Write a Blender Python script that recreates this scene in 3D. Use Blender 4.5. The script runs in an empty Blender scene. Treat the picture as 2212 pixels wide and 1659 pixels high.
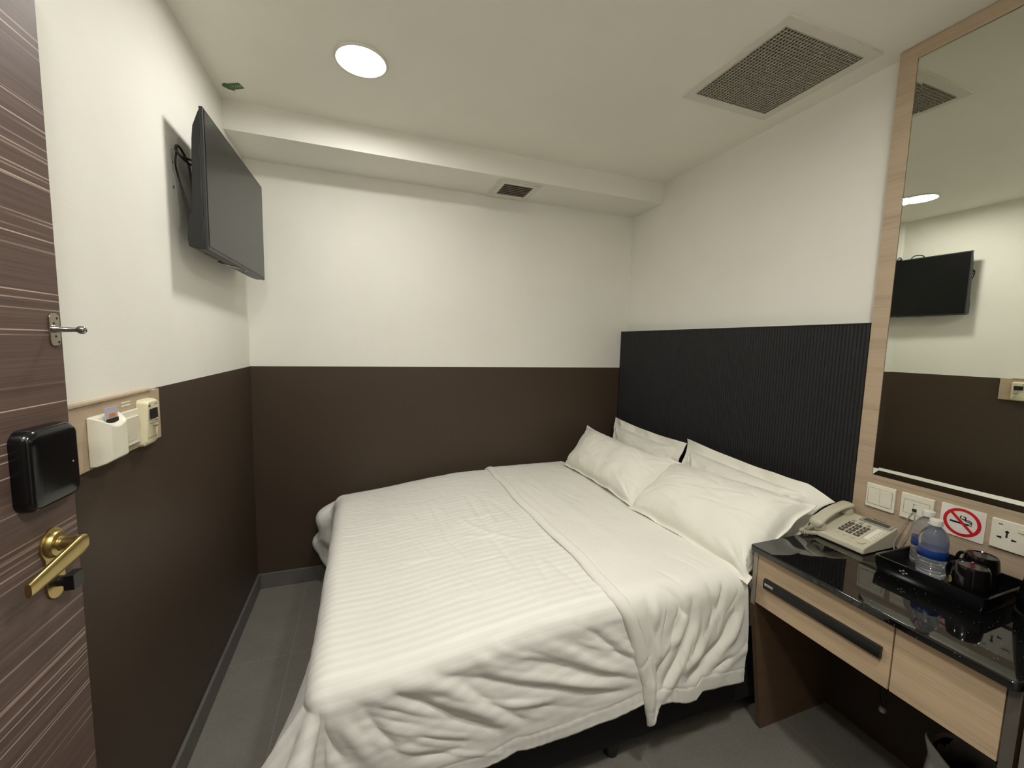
import bpy, math, random
import numpy as np
from mathutils import Vector, Matrix, noise
random.seed(4)
PI = math.pi
scene = bpy.context.scene
COL = scene.collection

# ------------------------------------------------------------------ helpers
def lin(c):
    r = []
    for v in c:
        v /= 255.0
        r.append(v/12.92 if v <= 0.04045 else ((v+0.055)/1.055)**2.4)
    return (r[0], r[1], r[2], 1.0)

class G:
    """collects verts / faces (world coordinates), faces carry a material slot"""
    def __init__(s): s.v = []; s.f = []; s.m = []; s.mi = 0
    def add(s, vs, fs):
        n = len(s.v); s.v += [tuple(p) for p in vs]
        for f in fs: s.f.append(tuple(i+n for i in f)); s.m.append(s.mi)
        return s
    def mat(s, i): s.mi = i; return s
    def box(s, x0, x1, y0, y1, z0, z1):
        if x0 > x1: x0, x1 = x1, x0
        if y0 > y1: y0, y1 = y1, y0
        if z0 > z1: z0, z1 = z1, z0
        v = [(x0,y0,z0),(x1,y0,z0),(x1,y1,z0),(x0,y1,z0),(x0,y0,z1),(x1,y0,z1),(x1,y1,z1),(x0,y1,z1)]
        return s.add(v, [(0,3,2,1),(4,5,6,7),(0,1,5,4),(1,2,6,5),(2,3,7,6),(3,0,4,7)])
    def obox(s, c, u, v, w):
        c = Vector(c); u = Vector(u); v = Vector(v); w = Vector(w)
        if u.cross(v).dot(w) < 0: u = -u
        p = [c-u-v-w, c+u-v-w, c+u+v-w, c-u+v-w, c-u-v+w, c+u-v+w, c+u+v+w, c-u+v+w]
        return s.add(p, [(0,3,2,1),(4,5,6,7),(0,1,5,4),(1,2,6,5),(2,3,7,6),(3,0,4,7)])
    def lathe(s, prof, c, ax=(0,0,1), n=32, closed=False):
        """prof: list of (radius, height along ax)"""
        c = Vector(c); ax = Vector(ax).normalized()
        t = Vector((1,0,0)) if abs(ax.x) < .9 else Vector((0,1,0))
        e1 = ax.cross(t).normalized(); e2 = ax.cross(e1)
        vs = []; fs = []
        for (r, h) in prof:
            for k in range(n):
                a = 2*PI*k/n
                vs.append(c + ax*h + e1*(r*math.cos(a)) + e2*(r*math.sin(a)))
        m = len(prof)
        for i in range(m-1 if not closed else m):
            j = (i+1) % m
            for k in range(n):
                l = (k+1) % n
                fs.append((i*n+k, i*n+l, j*n+l, j*n+k))
        if not closed:
            if prof[0][0] > 1e-5: fs.append(tuple(range(n))[::-1])
            if prof[-1][0] > 1e-5: fs.append(tuple((m-1)*n+k for k in range(n)))
        return s.add(vs, fs)
    def tube(s, pts, r, n=10, caps=True):
        pts = [Vector(p) for p in pts]; rs = r if isinstance(r, (list, tuple)) else [r]*len(pts)
        vs = []; fs = []; prev = None
        for i, p in enumerate(pts):
            a = pts[max(i-1, 0)]; b = pts[min(i+1, len(pts)-1)]
            t = (b-a).normalized()
            if prev is None:
                q = Vector((0,0,1)) if abs(t.z) < .9 else Vector((1,0,0))
                e1 = t.cross(q).normalized()
            else:
                e1 = (prev - t*prev.dot(t)).normalized()
            prev = e1; e2 = t.cross(e1)
            for k in range(n):
                an = 2*PI*k/n
                vs.append(p + e1*(rs[i]*math.cos(an)) + e2*(rs[i]*math.sin(an)))
        for i in range(len(pts)-1):
            for k in range(n):
                l = (k+1) % n
                fs.append((i*n+k, i*n+l, (i+1)*n+l, (i+1)*n+k))
        if caps:
            fs.append(tuple(range(n))[::-1]); fs.append(tuple((len(pts)-1)*n+k for k in range(n)))
        return s.add(vs, fs)
    def prism(s, poly, d):
        poly = [Vector(p) for p in poly]; d = Vector(d); n = len(poly)
        vs = poly + [p+d for p in poly]
        fs = [tuple(range(n))[::-1], tuple(range(n, 2*n))]
        for k in range(n):
            l = (k+1) % n; fs.append((k, l, n+l, n+k))
        return s.add(vs, fs)
    def loft(s, rings, cap=True):
        n = len(rings[0]); vs = [p for r in rings for p in r]; fs = []
        for i in range(len(rings)-1):
            for k in range(n):
                l = (k+1) % n; fs.append((i*n+k, i*n+l, (i+1)*n+l, (i+1)*n+k))
        if cap:
            fs.append(tuple(range(n))[::-1]); fs.append(tuple((len(rings)-1)*n+k for k in range(n)))
        return s.add(vs, fs)

ORG = {}
def tag(o, label=None, cat=None, group=None, kind=None):
    if label: o['label'] = label
    if cat: o['category'] = cat
    if group: o['group'] = group
    if kind: o['kind'] = kind
    return o
def empty(name, loc, label, cat, group=None):
    o = bpy.data.objects.new(name, None); COL.objects.link(o)
    o.empty_display_size = .05; o.location = loc; ORG[o] = Vector(loc)
    return tag(o, label, cat, group)
def obj(name, g, mats, parent=None, bev=0, smooth=35, origin=None, seg=2, label=None):
    if not isinstance(mats, (list, tuple)): mats = [mats]
    og = ORG[parent] if parent else Vector(origin if origin else (0,0,0))
    me = bpy.data.meshes.new(name)
    me.from_pydata([(p[0]-og.x, p[1]-og.y, p[2]-og.z) for p in g.v], [], g.f)
    for m in mats: me.materials.append(m)
    if len(mats) > 1: me.polygons.foreach_set('material_index', g.m)
    me.validate(); me.update()
    import bmesh
    bm = bmesh.new(); bm.from_mesh(me); bmesh.ops.recalc_face_normals(bm, faces=bm.faces); bm.to_mesh(me); bm.free()
    if smooth:
        me.polygons.foreach_set('use_smooth', [True]*len(me.polygons))
        me.set_sharp_from_angle(angle=math.radians(smooth))
    o = bpy.data.objects.new(name, me); COL.objects.link(o)
    if parent: o.parent = parent; ORG[o] = ORG[parent]
    else: o.location = og; ORG[o] = og
    if bev:
        b = o.modifiers.new('bevel', 'BEVEL'); b.width = bev; b.segments = seg; b.limit_method = 'ANGLE'
        b.angle_limit = math.radians(40); b.harden_normals = True
    if label: o['label'] = label
    return o
def gridobj(name, P, mats, parent=None, uv=None, thick=0, offset=-1, closed=False, origin=None):
    """P: (n,m,3) numpy grid"""
    n, m, _ = P.shape
    og = ORG[parent] if parent else Vector(origin if origin else (0,0,0))
    V = P.reshape(-1, 3) - np.array(og)
    idx = np.arange(n*m).reshape(n, m)
    F = np.stack([idx[:-1,:-1], idx[1:,:-1], idx[1:,1:], idx[:-1,1:]], -1).reshape(-1, 4)
    me = bpy.data.meshes.new(name)
    me.from_pydata(V.tolist(), [], F.tolist())
    if not isinstance(mats, (list, tuple)): mats = [mats]
    for q in mats: me.materials.append(q)
    me.polygons.foreach_set('use_smooth', [True]*len(me.polygons))
    if uv is not None:
        lay = me.uv_layers.new(name='UVMap')
        lay.data.foreach_set('uv', uv.reshape(-1, 2)[F.reshape(-1)].astype(np.float32).ravel())
    me.update()
    o = bpy.data.objects.new(name, me); COL.objects.link(o)
    if parent: o.parent = parent; ORG[o] = ORG[parent]
    else: o.location = og; ORG[o] = og
    if thick:
        s = o.modifiers.new('thickness', 'SOLIDIFY'); s.thickness = thick; s.offset = offset
    return o
def text_geo(g, txt, size, o, u, v, depth=.0004, center=True, bold=False):
    """adds flat-extruded lettering to g: u = reading direction, v = up"""
    cu = bpy.data.curves.new('lettering', 'FONT'); cu.body = txt; cu.size = size
    cu.align_x = 'CENTER' if center else 'LEFT'; cu.align_y = 'CENTER'; cu.extrude = depth/2
    if bold: cu.offset = size*.02
    ob = bpy.data.objects.new('lettering', cu); COL.objects.link(ob)
    dg = bpy.context.evaluated_depsgraph_get(); dg.update()
    me = ob.evaluated_get(dg).to_mesh()
    o = Vector(o); u = Vector(u).normalized(); v = Vector(v).normalized(); w = u.cross(v)
    vs = [o + u*p.co.x + v*p.co.y + w*p.co.z for p in me.vertices]
    fs = [tuple(p.vertices) for p in me.polygons]
    g.add(vs, fs)
    ob.evaluated_get(dg).to_mesh_clear()
    bpy.data.objects.remove(ob); bpy.data.curves.remove(cu)
    return g

# ------------------------------------------------------------------ materials
class M:
    def __init__(s, name):
        s.m = bpy.data.materials.new(name); s.m.use_nodes = True
        s.t = s.m.node_tree; s.n = s.t.nodes; s.b = s.n['Principled BSDF']
        s.tc = None
    def node(s, ty, **k):
        nd = s.n.new(ty)
        for a, b in k.items(): setattr(nd, a, b)
        return nd
    def link(s, a, b): s.t.links.new(a, b)
    def coord(s, scale=(1,1,1), out='Object', loc=(0,0,0)):
        if not s.tc: s.tc = s.node('ShaderNodeTexCoord')
        mp = s.node('ShaderNodeMapping'); mp.inputs['Scale'].default_value = scale; mp.inputs['Location'].default_value = loc
        s.link(s.tc.outputs[out], mp.inputs[0]); return mp.outputs[0]
    def noise(s, scale=5, mscale=(1,1,1), detail=3, rough=.55, out='Object', loc=(0,0,0)):
        n = s.node('ShaderNodeTexNoise'); n.inputs['Scale'].default_value = scale
        n.inputs['Detail'].default_value = detail; n.inputs['Roughness'].default_value = rough
        s.link(s.coord(mscale, out, loc), n.inputs['Vector']); return n.outputs['Fac']
    def ramp(s, fac, stops, interp='LINEAR'):
        r = s.node('ShaderNodeValToRGB'); e = r.color_ramp.elements; r.color_ramp.interpolation = interp
        while len(e) < len(stops): e.new(.5)
        for i, (p, c) in enumerate(stops): e[i].position = p; e[i].color = c
        s.link(fac, r.inputs[0]); return r.outputs[0]
    def math(s, op, a, b=None, c=None):
        m = s.node('ShaderNodeMath', operation=op)
        for i, x in enumerate((a, b, c)):
            if x is None: continue
            if isinstance(x, (int, float)): m.inputs[i].default_value = x
            else: s.link(x, m.inputs[i])
        return m.outputs[0]
    def mix(s, fac, a, b, blend='MIX'):
        m = s.node('ShaderNodeMix', data_type='RGBA', blend_type=blend)
        for k, x in ((0, fac), (6, a), (7, b)):
            if isinstance(x, (int, float, tuple)): m.inputs[k].default_value = x
            else: s.link(x, m.inputs[k])
        return m.outputs[2]
    def base(s, c): 
        if isinstance(c, tuple): s.b.inputs['Base Color'].default_value = c
        else: s.link(c, s.b.inputs['Base Color'])
    def set(s, **k):
        for a, v in k.items():
            i = s.b.inputs[a.replace('_', ' ')]
            if isinstance(v, (int, float, tuple)): i.default_value = v
            else: s.link(v, i)
        return s
    def bump(s, h, strength=.3, dist=.002):
        b = s.node('ShaderNodeBump'); b.inputs['Strength'].default_value = strength; b.inputs['Distance'].default_value = dist
        s.link(h, b.inputs['Height']); s.link(b.outputs[0], s.b.inputs['Normal'])
def simple(name, rgb, rough=.5, var=.04, nscale=30, bump=0, metallic=0, spec=.5, bscale=400, **k):
    m = M(name); c = lin(rgb)
    lo = tuple(v*(1-var) for v in c[:3])+(1,); hi = tuple(min(1, v*(1+var)) for v in c[:3])+(1,)
    m.base(m.ramp(m.noise(nscale), [(.3, lo), (.7, hi)]))
    m.set(Roughness=rough, Metallic=metallic, Specular_IOR_Level=spec, **k)
    if bump: m.bump(m.noise(bscale, detail=2), bump, .001)
    return m.m
def a4(c, k): return tuple(v*k for v in c[:3])+(1,)

WHITE = (236, 234, 224)
def wall_paint(name, rgb, rough=.6, bump=.25, var=.02):
    m = M(name); c = lin(rgb)
    m.base(m.ramp(m.noise(3, detail=4), [(.3, a4(c, 1-var)), (.7, a4(c, 1+var))]))
    m.set(Roughness=rough, Specular_IOR_Level=.3)
    m.bump(m.noise(130, detail=4, rough=.7), bump, .0015); return m.m
m_white = wall_paint('white_wall_paint', WHITE)
m_ceil = wall_paint('ceiling_paint', (244, 241, 229), bump=.12)
m_brown = wall_paint('dark_brown_wall_paint', (72, 60, 49), rough=.42, bump=.15)
def tile_mat(name, rgb, grout, x0, px, y0, py, w=.0035):
    m = M(name); c = lin(rgb)
    sx = m.node('ShaderNodeSeparateXYZ'); m.link(m.coord(), sx.inputs[0])
    dx = m.math('PINGPONG', m.math('SUBTRACT', sx.outputs[0], x0), px/2)
    dy = m.math('PINGPONG', m.math('SUBTRACT', sx.outputs[1], y0), py/2)
    g = m.math('LESS_THAN', m.math('MINIMUM', dx, dy), w/2)
    n = m.mix(.5, m.noise(6, detail=6, rough=.65), m.noise(90, detail=3))
    m.base(m.mix(g, m.ramp(n, [(.35, a4(c, .88)), (.65, a4(c, 1.1))]), lin(grout)))
    m.set(Roughness=m.math('ADD', .5, m.math('MULTIPLY', g, .35)), Specular_IOR_Level=.35)
    m.bump(g, -.4, .001); return m.m
m_tile = tile_mat('grey_floor_tile', (124, 120, 112), (142, 138, 129), .245, .5947, -.588, .6)
m_skirt = simple('grey_skirting_tile', (104, 101, 97), .45, .08, 14)
def oak(name, rgb, rough=.5, k=1.0, dark=.8):
    m = M(name); c = lin(rgb)
    a = m.noise(1, (60, 5, 150), detail=5, rough=.7); b = m.noise(1, (8, 1.4, 26), detail=3, loc=(3, 1, 2))
    f = m.mix(.45, a, b)
    m.base(m.ramp(f, [(.32, a4(c, dark)), (.48, c), (.68, a4(c, 1.12))]))
    m.set(Roughness=rough, Specular_IOR_Level=.35); m.bump(a, .12, .0006); return m.m
m_oak = oak('light_oak_laminate', (197, 173, 142), dark=.72)
m_oak2 = oak('greyed_oak_laminate', (182, 162, 137), dark=.76)
m_panelbrown = oak('brown_laminate_panel', (104, 82, 62), dark=.9)
m_edge = simple('grey_edge_band', (176, 168, 152), .45, .03)
m_edge_dark = simple('dark_grey_edge_band', (92, 87, 80), .4, .05)
def door_mat():
    m = M('dark_striped_door_veneer'); c = lin((98, 79, 71))
    fine = m.noise(1, (30, 3.0, 420), detail=3, rough=.6)
    mid = m.noise(1, (10, 1.2, 55), detail=3, loc=(1, 7, 3))
    sx = m.node('ShaderNodeSeparateXYZ'); m.link(m.coord(), sx.inputs[0])
    # thin pale lines, irregular height, each broken along its length
    wob = m.math('MULTIPLY', m.math('SUBTRACT', m.noise(1, (1, 1.1, 5), detail=1), .5), .002)
    z = m.math('ADD', sx.outputs[2], wob)
    def lines(pitch, prob, seed):
        cell = m.math('FLOOR', m.math('MULTIPLY', z, 1/pitch))
        cz = m.node('ShaderNodeCombineXYZ'); m.link(cell, cz.inputs[2]); cz.inputs[0].default_value = seed
        wn = m.node('ShaderNodeTexWhiteNoise'); wn.noise_dimensions = '3D'; m.link(cz.outputs[0], wn.inputs['Vector'])
        on = m.math('GREATER_THAN', wn.outputs['Value'], 1-prob)
        c2 = m.node('ShaderNodeCombineXYZ'); m.link(m.math('MULTIPLY', cell, 3.7), c2.inputs[2]); m.link(m.math('MULTIPLY', sx.outputs[1], 3.2), c2.inputs[1])
        n = m.node('ShaderNodeTexNoise'); n.inputs['Scale'].default_value = 1; n.inputs['Detail'].default_value = 0; m.link(c2.outputs[0], n.inputs['Vector'])
        k = m.math('MULTIPLY', m.math('SUBTRACT', n.outputs['Fac'], .30), 3.5)
        k = m.math('MINIMUM', m.math('MAXIMUM', k, 0.0), 1.0)
        return m.math('MULTIPLY', on, k)
    L = m.math('MAXIMUM', lines(.0019, .055, 3.3), m.math('MULTIPLY', lines(.0034, .04, 8.1), .55))
    basec = m.ramp(m.mix(.5, fine, mid), [(.35, a4(c, .62)), (.55, c), (.7, a4(c, 1.25))])
    m.base(m.mix(m.math('MULTIPLY', L, .72), basec, lin((208, 186, 172))))
    m.set(Roughness=.5, Specular_IOR_Level=.35); m.bump(fine, .2, .0006); return m.m
m_door = door_mat()
m_doorframe = simple('dark_door_frame', (70, 58, 52), .5)
def sheet(name, rgb, stripe=0.0):
    m = M(name); c = lin(rgb)
    w = m.noise(700, detail=2)
    bc = m.ramp(m.noise(5, detail=4), [(.3, a4(c, .975)), (.7, a4(c, 1.01))])
    if stripe:
        sx = m.node('ShaderNodeSeparateXYZ'); m.link(m.coord(out='UV'), sx.inputs[0])
        d = m.math('PINGPONG', sx.outputs[1], .0155)
        s = m.math('SMOOTH_MIN', 1.0, m.math('MAXIMUM', m.math('MULTIPLY', m.math('SUBTRACT', d, .0068), 700.0), 0.0), .2)
        bc = m.mix(m.math('MULTIPLY', s, stripe), bc, a4(c, .72))
        m.set(Roughness=m.math('SUBTRACT', .8, m.math('MULTIPLY', s, .3)))
    else: m.set(Roughness=.8)
    m.base(bc)
    m.set(Specular_IOR_Level=.25, Sheen_Weight=.15, Sheen_Roughness=.5)
    m.bump(m.mix(.4, w, m.noise(28, detail=5, rough=.6)), .22, .0018)
    return m.m
m_duvet = sheet('striped_white_satin', (240, 238, 230), .22)
m_sheet = sheet('white_cotton_sheet', (238, 236, 226))
m_pillow = sheet('white_pillow_cotton', (238, 235, 223))
m_black_fab = simple('black_bed_base_fabric', (20, 19, 19), .9, .2, 60, .3)
m_head = simple('black_ribbed_vinyl', (33, 33, 34), .62, .15, 60, .15, spec=.35)
m_rail = simple('black_metal', (18, 18, 18), .45)
def granite():
    m = M('black_granite'); v = m.node('ShaderNodeTexVoronoi'); v.inputs['Scale'].default_value = 95
    m.link(m.coord(), v.inputs['Vector'])
    sp = m.math('LESS_THAN', v.outputs['Distance'], .09)
    sel = m.math('GREATER_THAN', m.noise(40, detail=0), .56)
    m.base(m.mix(m.math('MULTIPLY', sp, sel), lin((13, 13, 13)), lin((150, 145, 135))))
    m.set(Roughness=.035, Specular_IOR_Level=.75); return m.m
m_granite = granite()
m_mirror = M('mirror_silver'); m_mirror.base(m_mirror.ramp(m_mirror.noise(2), [(.3, (.73, .745, .67, 1)), (.7, (.74, .755, .68, 1))])); m_mirror.set(Metallic=1.0, Roughness=.005); m_mirror = m_mirror.m
def emis(name, rgb, strength):
    m = M(name); c = lin(rgb)
    e = m.ramp(m.noise(2), [(.0, c), (1, c)])
    m.base((.8, .8, .8, 1)); m.link(e, m.b.inputs['Emission Color']); m.b.inputs['Emission Strength'].default_value = strength; return m.m
m_lamp = emis('downlight_diffuser_glow', (255, 253, 248), 76)
m_lamp_soft = emis('door_side_downlight_glow', (255, 253, 248), 108)
m_lamp_corr_fill = emis('added_corridor_fill_glow', (255, 253, 248), 25)
m_lamp_fill = emis('added_fill_glow', (255, 253, 248), 120)
m_plastic = simple('warm_white_plastic', (232, 227, 208), .38, .02)
m_cream = simple('cream_plastic', (230, 222, 188), .35, .02)
m_ivory = simple('ivory_plastic', (226, 218, 196), .32, .02)
m_phone = simple('beige_grey_phone_plastic', (196, 190, 168), .42, .02)
m_phone_d = simple('dark_grey_phone_key', (88, 80, 76), .5, .04)
m_lcd = simple('grey_lcd', (84, 84, 74), .15, .03)
m_lcdfr = simple('grey_lcd_surround', (150, 150, 142), .35, .03)
m_ink = simple('black_ink', (24, 22, 22), .5)
m_red = simple('red_sign_ink', (200, 26, 38), .35, .03)
m_sign = simple('white_acrylic_sign', (232, 226, 216), .18, .01, Coat_Weight=.5)
m_black = simple('black_gloss_plastic', (12, 12, 14), .16, .05)
m_blackm = simple('black_satin_plastic', (20, 20, 21), .38, .05)
m_tvbody = simple('dark_grey_tv_plastic', (38, 40, 42), .42, .05)
def tvscreen():
    m = M('tv_screen_glass'); m.base(m.ramp(m.noise(3), [(.3, lin((17, 18, 18))), (.7, lin((20, 20, 20)))]))
    m.set(Roughness=.24, Specular_IOR_Level=.28); return m.m
m_screen = tvscreen()
m_brass = simple('satin_brass', (190, 168, 112), .34, .05, 40, metallic=1)
m_steel = simple('brushed_steel', (178, 170, 156), .3, .05, 60, metallic=1)
m_chrome = simple('polished_steel', (190, 188, 184), .12, .03, metallic=1)
m_alu = simple('aluminium_trim', (170, 168, 156), .35, .03, metallic=.8)
m_grille = simple('grey_metal_grille', (182, 176, 162), .45, .04, metallic=.3)
m_duct_shade = simple('painted_duct_shade', (32, 30, 27), .8)  # shade of the ducts as a flat dark colour
m_slat = simple('brown_grey_slat', (140, 128, 114), .5, .06)
m_frame_w = simple('white_metal_frame', (224, 219, 207), .4, .01)
m_green = simple('green_ceiling_sticker', (70, 104, 62), .55, .1)
m_pgreen = simple('pale_green_sticker_print', (140, 160, 120), .55, .1)
m_blue = simple('blue_bottle_label', (24, 54, 118), .3, .12, 90)
m_cap = simple('white_bottle_cap', (214, 212, 200), .4)
m_mug = simple('black_glazed_ceramic', (14, 12, 12), .1, .05)
m_gold = simple('olive_gold_print', (150, 146, 60), .4, .2, 120)
m_orange = simple('orange_card_print', (205, 130, 60), .5, .2, 200)
m_card = simple('lilac_grey_card', (186, 182, 196), .4)
m_darkbin = simple('dark_bin_plastic', (22, 20, 22), .4)
def bagmat():
    m = M('translucent_bin_liner'); m.base(m.ramp(m.noise(20), [(.3, lin((205, 208, 205))), (.7, lin((225, 226, 222)))]))
    m.set(Roughness=.35, Transmission_Weight=.3); m.bump(m.noise(60, detail=5), .6, .003); return m.m
m_bag = bagmat()
def petmat(name, rgb, ior):
    m = M(name); c = lin(rgb); m.base(m.ramp(m.noise(10), [(0, c), (1, c)])); m.set(Roughness=.03, Transmission_Weight=.91, IOR=ior); return m.m
m_pet = petmat('clear_bottle_plastic', (238, 242, 248), 1.33)

# ------------------------------------------------------------------ room dimensions
W, H, ZB, YB, ZW = 2.3326, 2.4, 2.2784, .3086, 1.2343
XF, XH, ZH = 2.2885, 2.2839, 1.490
YFO, YFI, ZFB, ZFT = -1.5298, -1.5814, .9439, 2.3525
YBACK, YCOR = -2.62, -4.1
DX0, DX1, DZ = .05, .98, 2.08          # doorway in the back wall

def struct(name, g, mats, **k):
    o = obj(name, g, mats, smooth=0, **k); o['kind'] = 'structure'; return o
g = G().box(-.1, W+.1, YCOR-.1, .1, -.08, 0); struct('floor', g, m_tile)
g = G().box(-.1, W+.1, YCOR-.1, .1, H, H+.1); struct('ceiling', g, m_ceil)
def two_tone(name, x0, x1, y0, y1):
    g = G(); g.mat(1).box(x0, x1, y0, y1, 0, ZW); g.mat(0).box(x0, x1, y0, y1, ZW, H); struct(name, g, [m_white, m_brown])
two_tone('wall_left', -.1, 0, YCOR, .1)
two_tone('wall_far', 0, W, 0, .1)
g = G(); g.mat(0).box(W, W+.1, YCOR, .1, 0, H); struct('wall_right', g, [m_white])
g = G(); g.box(0, DX0, YBACK-.1, YBACK, 0, H).box(DX1, W, YBACK-.1, YBACK, 0, H).box(DX0, DX1, YBACK-.1, YBACK, DZ, H)
struct('wall_back', g, [m_white])
g = G().box(0, W, YCOR-.1, YCOR, 0, H); struct('wall_corridor', g, [m_white])
g = G().box(0, W, -YB, 0, ZB, H); struct('trim_1', g, m_white)                     # boxed beam along the far wall
g = G()
for (a, b, c, d) in ((DX0, DX0+.03, 0, DZ), (DX1-.03, DX1, 0, DZ), (DX0+.03, DX1-.03, DZ-.03, DZ)):
    g.box(a, b, YBACK-.11, YBACK+.012, c, d)
struct('trim_2', g, m_doorframe)                                                   # door lining behind the camera
g = G().box(0, .012, -1.7, 0, 0, .084).box(0, .012, -2.6, -1.702, 0, .084); struct('baseboard_left', g, m_skirt, bev=.0015)
g = G().box(.012, W, -.012, 0, 0, .084); struct('baseboard_far', g, m_skirt, bev=.0015)

# ------------------------------------------------------------------ open door at the left
TD = .038
def dface(y, off=0.0):                     # x of the room-side face of the leaf at y (leaf is slightly off parallel to the wall)
    return .08 - TD*(-1.5808 - y) + off
YE, YH = -1.5808, -2.585
dn = Vector((1, -TD, 0)).normalized(); dv = Vector((TD, 1, 0)).normalized(); dz = Vector((0, 0, 1))
def dp(y, z, off=0.0):
    return Vector((dface(y), y, z)) + dn*off
door = empty('door_1', (dface(YE), YE, 0), 'open brown striped veneer door standing along the left wall', 'door')
door['kind'] = 'structure'
g = G(); T = .036
g.prism([dp(YE, .008), dp(YE, .008, -T), dp(YH, .008, -T), dp(YH, .008)], (0, 0, 2.042))
obj('door_leaf', g, m_door, door, bev=.0015)
# door guard (steel plate with ball arm)
g = G(); y0, y1, z0, z1 = -1.6110, -1.5895, 1.3612, 1.4145
ring = []
def rr(y0, y1, z0, z1, r, n=6):
    out = []
    for cy, cz, a0 in ((y1-r, z1-r, 0), (y0+r, z1-r, 90), (y0+r, z0+r, 180), (y1-r, z0+r, 270)):
        for k in range(n+1):
            a = math.radians(a0 + 90*k/n); out.append((cy + r*math.cos(a), cz + r*math.sin(a)))
    return out
def dplate(g, y0, y1, z0, z1, r, t, off=0):
    g.prism([dp(y, z, off) for y, z in rr(y0, y1, z0, z1, r)], dn*t)
guard = obj('door_guard', dplate(G(), y0, y1, z0, z1, .007, .003) or g, m_steel, door) if False else None
g = G(); dplate(g, y0, y1, z0, z1, .008, .003)
guard = obj('door_guard', g, m_steel, door, bev=.0008)
g = G()
for yy, zz in ((-1.5955, 1.4065), (-1.6025, 1.398), (-1.600, 1.377), (-1.594, 1.3675)):
    g.lathe([(.0, .0036), (.0016, .0036), (.0022, .003), (.0022, .0029)], dp(yy, zz), dn, 12)
obj('screw', g, m_ink, guard)
g = G(); p0 = dp(-1.606, 1.3885, .003); pts = [p0, p0+dn*.003, p0+dn*.009+dv*.004, p0+dn*.022+dv*.008, p0+dn*.032+dv*.009]
g.tube(pts, [.0065, .006, .0046, .0038, .0036], 14)
g.lathe([(0, -.007)]+[(.007*math.sin(a), -.007*math.cos(a)) for a in [PI*k/10 for k in range(1, 10)]]+[(0, .007)], pts[-1], dn, 20)
obj('guard_arm', g, m_chrome, guard)
# black electronic lock cover
g = G(); y0, y1, z0, z1 = -1.707, -1.600, 1.112, 1.238
def lockring(ins, off, topdrop=0):
    return [dp(y, z, off) for y, z in rr(y0+ins, y1-ins, z0+ins, z1-ins-topdrop, max(.02-ins*.6, .006), 8)]
g.loft([lockring(0, 0), lockring(0, .012), lockring(.002, .018), lockring(.006, .0225), lockring(.010, .0235), lockring(.024, .0245)])
lk = obj('lock_cover', g, m_black, door, smooth=50)
g = G().lathe([(0, .0002), (.0016, .0002), (.0016, 0)], dp(-1.622, 1.172, .0246), dn, 12); obj('indicator_dot', g, m_edge, lk)
# brass lever set
g = G()
poly = []
cy, cz = -1.643, 1.041
for k in range(25):
    a = math.radians(-35 + 250*k/24); poly.append((cy + .026*math.cos(a), cz + .026*math.sin(a)))
poly += [(cy-.019, cz-.02), (cy-.020, .972)]
for k in range(9):
    a = PI + PI*k/8; poly.append((cy + .020*math.cos(a), .970 + .020*math.sin(a)))
poly += [(cy+.020, .972), (cy+.019, cz-.02)]
g.prism([dp(y, z, 0) for y, z in poly], dn*.0035)
g.lathe([(.022, 0), (.0215, .004), (.019, .0075), (.0115, .0085), (.0105, .013)], dp(cy, cz, .0035), dn, 36)
lock = obj('lever_plate', g, m_brass, door, bev=.0006)
g = G()
st = dp(cy, cz, .011)
g.tube([st, st+dn*.012, st+dn*.024, st+dn*.030], [.0105, .0095, .0105, .0115], 20)
# flat grip running back towards the hinge
rings = []
for k in range(15):
    t = k/14; y = cy + .008 - .118*t
    c = dp(y, cz - .003 - .018*t, .0395 - .004*math.sin(PI*t)*0 - .0012*t)
    hh = (.0165 - .0055*t)*(1 if k > 0 else .7); ww = .0050
    if k == 14: hh *= .9; ww *= .8
    rings.append([c + dz*(hh*math.copysign(abs(math.sin(a))**.7, math.sin(a))) + dn*(ww*math.copysign(abs(math.cos(a))**.7, math.cos(a))) for a in [2*PI*j/16 for j in range(16)]])
g.loft(rings)
obj('lever_handle', g, m_brass, lock, smooth=50)
g = G().lathe([(.0085, 0), (.0085, .006), (.0095, .007), (.0095, .013)], dp(cy+.004, .975, .0035), dn, 24)
g.obox(dp(cy+.004, .975, .0225), dn*.007, dv*.0125, dz*.0125)
obj('thumb_turn', g, m_blackm, lock, bev=.002, label='dark thumb turn below the lever')

# ------------------------------------------------------------------ ceiling things
def ceiling_light(x, y, label, mat=None):
    t = empty('ceiling_light', (x, y, H), label, 'ceiling light')
    g = G().lathe([(.094, 0), (.0955, -.003), (.093, -.007), (.088, -.008), (.083, -.006), (.081, -.0035), (.081, 0)], (x, y, H), n=64, closed=True)
    obj('trim_ring', g, m_frame_w, t, smooth=60)
    g = G().lathe([(0, -.0045), (.05, -.0045), (.0775, -.004), (.0790, -.003), (.0790, -.001)], (x, y, H), n=64)
    obj('diffuser', g, mat or m_lamp, t, smooth=60, label='glowing white diffuser')
    return t
ceiling_light(.563, -.792, 'round white recessed downlight glowing in the ceiling near the television')
ceiling_light(.42, -2.37, 'round white downlight in the ceiling above the open door', m_lamp_soft)
ceiling_light(1.25, -2.30, 'added round white fill downlight, unseen in the ceiling beside the wardrobe', m_lamp_fill)  # out-of-view lamp added to brighten the right side of the room
ceiling_light(.55, -3.35, 'added unseen fill downlight in the corridor ceiling outside the door', m_lamp_corr_fill)  # out-of-view lamp added as ambient fill through the doorway
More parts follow.
